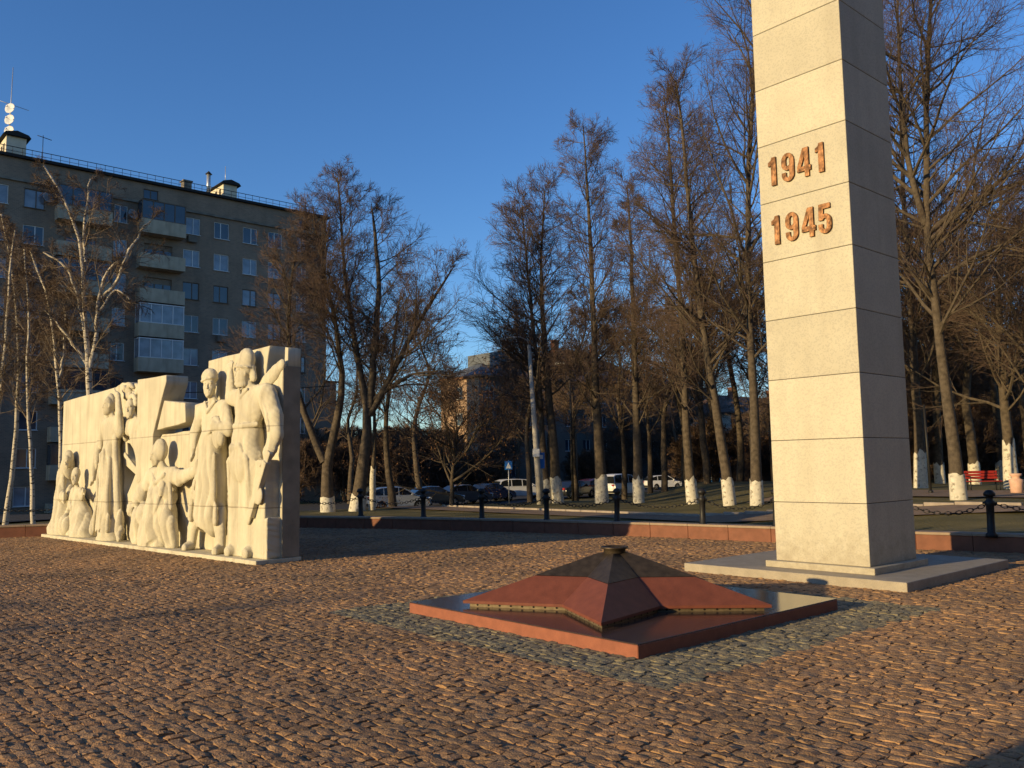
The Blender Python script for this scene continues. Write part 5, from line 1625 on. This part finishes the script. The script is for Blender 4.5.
def house(label, corner, ang, length, depth, z0, eave, ridge, wall_m, end_m, roof_m, floors, bays, hip=True, eave_m=None):
    root = thing('house', label, 'building', (corner[0], corner[1], 0), ang)
    bw = length / bays; fh = (eave - z0 - 1.0) / floors
    wins = []
    for i in range(bays):
        for k in range(floors):
            x = bw * (i + .5); z = z0 + 1.5 + fh * k
            wins.append((round(x - .65, 3), round(x + .65, 3), round(z, 3), round(z + 1.5, 3)))
    w = MB(); facade(w, 0, length, z0, eave, wins, .15)
    w.add([(length, 0, z0), (length, depth, z0), (length, depth, eave), (length, 0, eave)], [(0, 1, 2, 3)])
    w.add([(0, depth, z0), (length, depth, z0), (length, depth, eave), (0, depth, eave)], [(3, 2, 1, 0)])
    w.build('wall', wall_m, root)
    # end wall at x=0 with its own windows
    e = MB(); wins2 = []
    nb = max(1, int(depth / 4))
    for i in range(nb):
        for k in range(floors):
            y = depth / nb * (i + .5); z = z0 + 1.5 + fh * k
            wins2.append((round(y - .6, 3), round(y + .6, 3), round(z, 3), round(z + 1.5, 3)))
    facade(e, 0, depth, z0, eave, wins2, .15)
    ev = [(v[1], depth - v[0], v[2]) for v in e.v]
    e.v = ev
    e.build('end_wall', end_m, root)
    cache = None
    for a, b, c, d in wins:
        if cache is None:
            f, p = window_meshes(1.3, 1.5, 0); fo = f.build('window', M['frame'], root); po = p.build('pane', M['glass'], fo); cache = (fo, po)
        else:
            fo = cache[0].copy(); COL.objects.link(fo); po = cache[1].copy(); COL.objects.link(po); po.parent = fo
        fo.location = ((a + b) / 2, .09, (c + d) / 2)
    cache = None
    for a, b, c, d in wins2:
        if cache is None:
            f, p = window_meshes(1.2, 1.5, 0); fo = f.build('window', M['frame'], root); po = p.build('pane', M['glass'], fo); cache = (fo, po)
        else:
            fo = cache[0].copy(); COL.objects.link(fo); po = cache[1].copy(); COL.objects.link(po); po.parent = fo
        fo.location = (.09, depth - (a + b) / 2, (c + d) / 2); fo.rotation_euler = (0, 0, R(-90))
    o = .5; hx = min(depth / 2, length / 2 - .1) if hip else -o
    r = MB()
    V = [(-o, -o, eave), (length + o, -o, eave), (length + o, depth + o, eave), (-o, depth + o, eave), (hx, depth / 2, ridge), (length - hx, depth / 2, ridge)]
    r.add(V, [(0, 1, 5, 4), (1, 2, 5), (2, 3, 4, 5), (3, 0, 4), (3, 2, 1, 0)])
    ro = r.build('roof', roof_m, root)
    b = MB()
    b.box((length / 2, -.3, eave - .12), (length / 2 + o, .18, .10)); b.box((-.3, depth / 2, eave - .12), (.18, depth / 2, .10))
    b.build('eave_board', eave_m or roof_m, root)
    for f_ in (.3, .7):
        c = MB()
        c.box((length * f_, depth / 2 - 1, ridge + .1), (.5, .4, .9))
        c.box((length * f_, depth / 2 - 1, ridge + 1.03), (.6, .5, .08))
        c.build('chimney', M['brick_red'], ro)
    return root


make_apartment()
house('unseen tan house added right of the square to bounce warm light', (30, 24), R(-90), 62, 12, -.1, 19.5, 22.5, M['added_house_tan'], M['added_house_tan'], M['roof_brown'], 6, 18)  # added out of view: screens the sky, throws warm fill on shaded faces
house('unseen grey house added behind the viewer to screen off sky light', (26, -44), R(180), 66, 12, -.1, 22.5, 25.5, M['plaster_grey'], M['plaster_grey'], M['roof_brown'], 7, 18)  # added out of view to cut the skylight reaching the square
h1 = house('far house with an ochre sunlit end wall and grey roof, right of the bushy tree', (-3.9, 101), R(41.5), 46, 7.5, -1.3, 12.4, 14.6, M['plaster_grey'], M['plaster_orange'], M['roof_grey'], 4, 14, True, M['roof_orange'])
d = MB(); d.box((6.5, 3.6, 14.0), (3.2, 2.6, 1.5)); d.build('attic_block', M['roof_grey'], h1)
house('far house under a brown hipped roof behind the tall whitewashed trunks', (6.5, 124), R(41.5), 22, 16, -1.3, 14.5, 20.0, M['plaster_grey'], M['plaster_grey'], M['roof_brown'], 4, 7)
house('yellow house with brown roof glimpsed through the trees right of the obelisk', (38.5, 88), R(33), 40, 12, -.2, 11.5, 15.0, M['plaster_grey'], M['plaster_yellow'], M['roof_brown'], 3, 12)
house('pale house between the bowed trunk and the obelisk, far behind the trees', (30, 118), R(41.5), 26, 12, -1.0, 8.5, 11.5, M['brick_red'], M['hut'], M['roof_brown'], 2, 7)


# ------------------------------------------------------------------ cars
def make_car(kind):
    """side outline in x (length, nose at +x) and z; returns meshes by part"""
    if kind == 'sedan':
        L, W, H = 4.5, 1.76, 1.46
        low = [(-2.22, .36), (-2.25, .62), (-2.2, .92), (-1.62, .98), (-.9, .98), (.9, .96), (1.2, .94), (1.95, .82), (2.2, .66), (2.25, .42), (2.15, .26), (-2.1, .26)]
        top = [(-1.72, .96), (-1.0, 1.38), (-.35, 1.46), (.3, 1.44), (1.18, .95)]
    elif kind == 'hatch':
        L, W, H = 4.15, 1.76, 1.52
        low = [(-2.02, .36), (-2.06, .66), (-2.0, .98), (-.9, 1.0), (.85, .98), (1.15, .96), (1.8, .82), (2.02, .66), (2.06, .42), (1.98, .26), (-1.95, .26)]
        top = [(-1.98, .97), (-1.72, 1.34), (-1.2, 1.48), (-.3, 1.53), (.25, 1.48), (1.12, .96)]
    elif kind == 'offroader':
        L, W, H = 4.65, 1.86, 1.72
        low = [(-2.26, .44), (-2.3, .78), (-2.26, 1.12), (-1.0, 1.13), (.95, 1.11), (1.25, 1.09), (2.0, .98), (2.26, .8), (2.32, .5), (2.22, .36), (-2.2, .36)]
        top = [(-2.22, 1.1), (-2.0, 1.55), (-1.6, 1.68), (-.5, 1.72), (.3, 1.67), (1.2, 1.09)]
    else:
        L, W, H = 4.6, 1.8, 1.95
        low = [(-2.25, .4), (-2.3, .8), (-2.28, 1.15), (-1, 1.16), (.95, 1.12), (1.4, 1.08), (2.05, .92), (2.27, .72), (2.3, .45), (2.2, .3), (-2.2, .3)]
        top = [(-2.26, 1.14), (-2.2, 1.75), (-1.9, 1.9), (-.4, 1.95), (.5, 1.85), (1.36, 1.08)]
    z_belt = top[0][1]
    axle = (-L / 2 + .82, L / 2 - .84); wr = .32 if kind != 'offroader' else .36
    b = MB()
    # lower body lofted across the width, bulging at mid-height; wheel arches cut in the outline
    ys = [-1, -.94, -.6, 0, .6, .94, 1]
    ins = [.93, .985, 1, 1, 1, .985, .93]
    out = []
    for i in range(len(low)):
        out.append(low[i])
    # add arches along the bottom edge (last segment runs back to front -> from nose bottom to tail bottom)
    bot = []
    zb = low[-1][1]
    for ax in (axle[1], axle[0]):
        for k in range(9):
            a = math.pi * k / 8
            bot.append((ax + (wr + .07) * math.cos(a), max(zb, wr - .02 + (wr + .07) * math.sin(a))))
    out = out[:-1] + bot + [out[-1]]
    n = len(out); V = []; F = []
    zc = .62
    for y, k in zip(ys, ins):
        for x, z in out:
            V.append((x * (k if abs(x) > 1.2 else 1), y * W / 2 * (1 - .05 * max(0, (z - .7) / .4)), zc + (z - zc) * (k if z > zc else 1)))
    for j in range(len(ys) - 1):
        for i in range(n):
            i2 = (i + 1) % n
            F.append((j * n + i, j * n + i2, (j + 1) * n + i2, (j + 1) * n + i))
    b.add(V, F, 0, True)
    # side skins
    for j, rev in ((0, False), (len(ys) - 1, True)):
        cen = len(b.v)
        fan = [j * n + i for i in range(n)]
        b.f.append(tuple(fan if not rev else fan[::-1])); b.m.append(0); b.sm.append(False)
    # roof and pillars: cabin slightly narrower at the top
    cab = MB()
    V = []; F = []
    m_ = len(top)
    for y, s in ((-1, .0), (-.82, 1.0), (0, 1.06), (.82, 1.0), (1, .0)):
        for i, (x, z) in enumerate(top):
            hgt = (z - z_belt) / (H - z_belt)
            if abs(y) == 1:
                V.append((x, y * W / 2 * (.96 - .15 * hgt), z - .02 * hgt))
            else:
                V.append((x * (1 - .0), y * W / 2 * (.96 - .12 * hgt), z + .015 * hgt * (s - .5)))
    for j in range(4):
        for i in range(m_ - 1):
            F.append((j * m_ + i, j * m_ + i + 1, (j + 1) * m_ + i + 1, (j + 1) * m_ + i))
    # only roof panel and pillars painted: roof = middle segments, ends = glass
    b2 = [f for q, f in enumerate(F) if 0 < q % (m_ - 1) < m_ - 2]
    g2 = [f for q, f in enumerate(F) if not (0 < q % (m_ - 1) < m_ - 2)]
    b.add(V, b2, 0, True)
    gl = MB(); gl.add(V, g2, 0, False)
    # side glass a little inside a painted frame
    for s in (-1, 1):
        pts = [Vector((x, s * W / 2 * (.96 - .15 * (z - z_belt) / (H - z_belt)), z - .02 * (z - z_belt) / (H - z_belt))) for x, z in top]
        gl.add([p * 1 for p in pts], [tuple(range(m_)) if s < 0 else tuple(range(m_))[::-1]], 0)
        cpos = sum(pts, Vector()) / m_
        out_ = Vector((0, s * .006, 0))
        for i in range(m_):
            p, q = pts[i], pts[(i + 1) % m_]
            p2, q2 = p.lerp(cpos, .1), q.lerp(cpos, .1)
            b.add([p + out_, q + out_, q2 + out_, p2 + out_], [(0, 1, 2, 3) if s < 0 else (3, 2, 1, 0)], 0)
        for xp in (-.1, -1.05 if kind != 'sedan' else -1.0):
            zt = np.interp(xp, [t[0] for t in top], [t[1] for t in top]) - .03
            yb = s * (W / 2 * .96 + .008); yt = s * (W / 2 * .82 + .012)
            b.add([(xp - .04, yb, z_belt), (xp + .04, yb, z_belt), (xp + .03, yt, zt), (xp - .03, yt, zt)], [(0, 1, 2, 3) if s < 0 else (3, 2, 1, 0)], 0)
    wh = MB(); wh.lathe([(wr * .6, -.10), (wr * .95, -.10), (wr, -.06), (wr, .06), (wr * .95, .10), (wr * .6, .10)], 20, 0, True, Matrix.Rotation(R(90), 4, 'X'))
    rim = MB(); rim.lathe([(.03, -.115), (wr * .2, -.10), (wr * .55, -.085), (wr * .64, -.105), (wr * .64, .105), (wr * .55, .085), (wr * .2, .1), (.03, .115)], 12, 0, True, Matrix.Rotation(R(90), 4, 'X'))
    for q in range(5):
        an = q * 2 * math.pi / 5
        rim.box((0, 0, wr * .34), (.03, .112, wr * .26), 0, Matrix.Rotation(an, 4, 'Y'))
    trim = MB(); zt = low[0][1]
    trim.box((L / 2 - .03, 0, zt + .02), (.05, W / 2 * .84, .09), 0, None, .02); trim.box((-L / 2 + .03, 0, zt + .04), (.05, W / 2 * .84, .08), 0, None, .02)
    trim.box((L / 2 - .05, 0, zt + .26), (.035, W / 2 * .4, .05), 0, None, .01)
    return dict(kind=kind, body=b, glass=gl, wheel=wh, rim=rim, trim=trim, axle=axle, wr=wr, W=W, L=L, low=low)


CARS = {}


def car(kind, paint, label, px, Y, heading):
    x = at(px, 495, Y)[0]; z = float(ground_z(x, Y)) + 0.06
    root = thing('parked_car', label, 'car', (x, Y, z), heading, 'cars parked along the street')
    d = make_car(kind)
    d['body'].build('body', M[paint], root)
    d['glass'].build('windows', M['carglass'], root)
    d['trim'].build('bumper_trim', M['plastic'], root)
    if 'tyre' not in CARS.setdefault(kind, {}):
        t = d['wheel'].build('tyre', M['tyre']); r = d['rim'].build('rim', M['rim']); CARS[kind]['tyre'] = t.data; CARS[kind]['rim'] = r.data
        bpy.data.objects.remove(t); bpy.data.objects.remove(r)
    for ax in d['axle']:
        for s in (-1, 1):
            w = link('wheel', CARS[kind]['tyre'], root); w.location = (ax, s * (d['W'] / 2 - .12), d['wr'])
            link('rim', CARS[kind]['rim'], w)
    zl = d['low'][1][1] + .08
    for s in (-1, 1):
        h = MB(); h.box((d['L'] / 2 - .12, s * d['W'] / 2 * .74, zl), (.10, .17, .075), 0, None, .03); h.build('headlight', M['lamp'], root)
        h = MB(); h.box((-d['L'] / 2 + .09, s * d['W'] / 2 * .76, zl + .1), (.07, .14, .09), 0, None, .03); h.build('taillight', M['taillamp'], root)
        h = MB(); h.box((.75, s * (d['W'] / 2 + .07), d['low'][4][1] + .05), (.07, .08, .06), 0, None, .03); h.build('mirror', M[paint], root)
    return root


HD = R(47)
car('hatch', 'car_silver', 'silver hatchback with light dappled through branches, behind the sunlit patch of kerb', 398, 56, HD - .5)
car('sedan', 'car_charcoal', 'dark sedan with gleaming roof edge and sunlit headlights beside the silver hatchback', 432, 62, HD - .35)
car('sedan', 'car_graphite', 'grey sedan parked left of the dark blue one', 463, 65.5, HD - .2)
car('sedan', 'car_navy', 'dark blue sedan parked just left of the white off-roader', 490, 69, HD)
car('offroader', 'car_white', 'white off-roader parked left of the lamp post', 520, 72.5, R(21))
car('sedan', 'car_charcoal', 'black sedan in the shade between the lamp post and the thick trunk', 574, 74, HD)
car('hatch', 'car_maroon', 'dark red hatchback in the shade left of the thick sunlit trunk', 596, 79, HD)
car('van', 'car_white', 'white van right of the thick sunlit trunk', 622, 76, HD)
car('hatch', 'car_white', 'white hatchback in full sun between the slim trunk and the bowed trunk', 664, 93, HD - .55)
car('sedan', 'car_graphite', 'grey sedan half hidden by the bowed trunk', 706, 100, HD - .3)


# ------------------------------------------------------------------ street furniture
def make_furniture():
    Y = 43.5
    b = at(540, 502, Y); z = float(ground_z(b[0], Y))
    t = thing('lamp_post', 'tall pale concrete lamp post with a small box, right of the white off-roader', 'lamp post', (b[0], Y, z))
    top = at(529, 345, Y) - np.array([b[0], Y, z])
    m = MB(); m.tube([(0, 0, 0), top * .35, top], [.16, .14, .09], 12); m.build('pole', M['pole'], t)
    a = MB(); a.tube([top, top + np.array([-.1, 0, .25]), top + np.array([-.45, -.05, .42]), top + np.array([-.75, -.1, .40])], .03, 8); ao = a.build('arm', M['steel'], t)
    l = MB(); l.box(tuple(top + np.array([-.92, -.1, .38])), (.24, .09, .05), 0, None, .03); l.build('lamp_head', M['steel'], ao)
    f = top * .32
    x = MB(); x.box((f[0] - .02, -.22, f[2]), (.17, .09, .2), 0, None, .01); x.build('switch_box', M['dish'], t)
    # sign on its own post
    p = at(543, 502, Y + .3)
    s = thing('road_sign', 'blue rectangular sign on a thin post beside the lamp post', 'sign', (p[0] + .04, Y + .3, z))
    m = MB(); m.tube([(0, 0, 0), (-.14, 0, 2.75)], .045, 8); m.build('post', M['pole'], s)
    m = MB(); m.box((-.10, -.07, 2.2), (.18, .012, .4), 0, None, .004); pl = m.build('sign_plate', M['sign_blue'], s)
    m = MB(); m.box((-.10, -.088, 2.38), (.10, .003, .10)); m.build('white_mark', M['sign_white'], pl)
    # pedestrian sign far left of the post
    p = at(509, 495, 60); z2 = float(ground_z(p[0], 60))
    s = thing('crossing_sign', 'small square blue sign with a white triangle above the white off-roader', 'sign', (p[0], 60, z2))
    m = MB(); m.tube([(0, 0, 0), (0, 0, 3.2)], .035, 8); m.build('post', M['steel'], s)
    m = MB(); m.box((0, -.05, 2.85), (.26, .012, .30), 0, None, .004); pl = m.build('sign_plate', M['sign_blue'], s)
    m = MB(); m.prism([(-.19, 2.64), (.19, 2.64), (0, 3.06)], -.068, -.064); m.build('white_triangle', M['sign_white'], pl)
    # second street lamp among the trees
    p = at(573, 500, 52); z2 = float(ground_z(p[0], 52))
    t = thing('lamp_post', 'dark street lamp with a pale lamp head behind the two close trunks', 'lamp post', (p[0], 52, z2))
    m = MB(); m.tube([(0, 0, 0), (0, 0, 8.1)], [.09, .05], 10); m.build('pole', M['iron'], t)
    m = MB(); m.tube([(0, 0, 8.0), (-.1, -.1, 8.3), (-.5, -.3, 8.4)], .03, 6); m.build('arm', M['iron'], t)
    m = MB(); m.box((-.6, -.35, 8.38), (.3, .12, .06), 0, None, .03); m.build('lamp_head', M['dish'], t)
    # thin black post right of the obelisk
    Y = depth_at(494, 931); p = at(931, 494, Y)
    t = thing('black_post', 'thin black iron post between the obelisk and the huge tree', 'post', (p[0], Y, float(ground_z(p[0], Y))))
    m = MB(); m.tube([(0, 0, 0), (-.06, 0, 3.4)], .045, 8); m.lathe([(.09, 0), (.09, .12), (.05, .16)], 10); m.build('pole', M['iron'], t)
    # red bench
    Y = depth_at(491, 985); p = at(984, 491, Y); z = float(ground_z(p[0], Y))
    t = thing('park_bench', 'red slatted park bench under the trees right of the huge tree', 'bench', (p[0], Y, z), R(-8))
    t.scale = (.88, .88, .88)
    s = MB()
    for q in range(4):
        s.box((0, -.22 + q * .13, .45), (.72, .05, .02), 0, None, .006)
    s.build('seat', M['bench_red'], t)
    s = MB()
    for q in range(3):
        s.box((0, .26 + q * .03, .60 + q * .13), (.72, .018, .055), 0, None, .006)
    s.build('backrest', M['bench_red'], t)
    for sx_ in (-.62, .62):
        l = MB(); l.tube([(sx_, -.22, 0), (sx_, -.2, .43)], .03, 6); l.tube([(sx_, .2, 0), (sx_, .24, .43), (sx_, .34, .92)], .03, 6); l.box((sx_, 0, .42), (.025, .24, .02)); l.tube([(sx_, -.22, .43), (sx_, -.24, .66), (sx_, .26, .68)], .022, 6); l.build('leg', M['iron'], t)
    # pink concrete urn
    Y = depth_at(494, 1017); p = at(1017, 494, Y); z = float(ground_z(p[0], Y))
    o = MB(); o.lathe([(.16, 0), (.20, .03), (.22, .35), (.24, .52), (.14, .56), (.13, .62), (.2, .68), (.2, .74), (.15, .74), (.13, .66)], 16)
    uo = o.build('litter_bin', M['urn']); uo.location = (p[0], Y, z)
    tag(uo, 'pinkish concrete litter urn at the foot of the sunlit leaning tree', 'bin')
    # blue kiosk far behind
    p = at(721, 486, 70); z = float(ground_z(p[0], 70))
    t = thing('kiosk', 'narrow blue kiosk with a white panel glimpsed behind the leaning trunk', 'kiosk', (p[0], 70, z), R(20))
    m = MB(); m.box((0, 0, 1.5), (.55, .7, 1.5), 0, None, .02); m.box((0, 0, 3.05), (.65, .8, .06)); m.build('booth', M['sign_blue'], t)
    m = MB(); m.box((-.95, -.1, 2.1), (.38, .06, .9), 0, None, .01); m.tube([(-1.2, -.1, 0), (-1.2, -.1, 1.3)], .04, 6); m.tube([(-.7, -.1, 0), (-.7, -.1, 1.3)], .04, 6); m.build('panel', M['sign_white'], t)
    # cable strung behind the carved wall
    m = MB()
    a, b_ = at(-60, 388, 33), at(330, 386, 36)
    m.tube([tuple(a + (b_ - a) * i / 12 - np.array([0, 0, .25 * (1 - (i / 6 - 1) ** 2)])) for i in range(13)], .018, 6)
    tag(m.build('overhead_cable', M['cable']), 'thin dark cable strung across behind the birches and the carved wall', 'cable')
    # a lamp post behind the viewer: its shadow crosses the near corner
    t = thing('lamp_post', 'plain lamp post standing on the near side of the square', 'lamp post', (-7.4, -1.92, 0))
    m = MB(); m.tube([(0, 0, 0), (0, 0, 4.6)], [.15, .12], 12); m.lathe([(.2, 0), (.17, .25), (.11, .32)], 14); m.build('pole', M['iron'], t)
    m = MB(); m.lathe([(.06, 0), (.2, .06), (.22, .35), (.05, .45)], 14, 0, True, Matrix.Translation((0, 0, 4.6))); m.build('lamp_head', M['dish'], t)


make_furniture()

for o in list(SC.objects):
    for key in ('label', 'category'):
        if key in o.keys() and o[key] is None:
            del o[key]
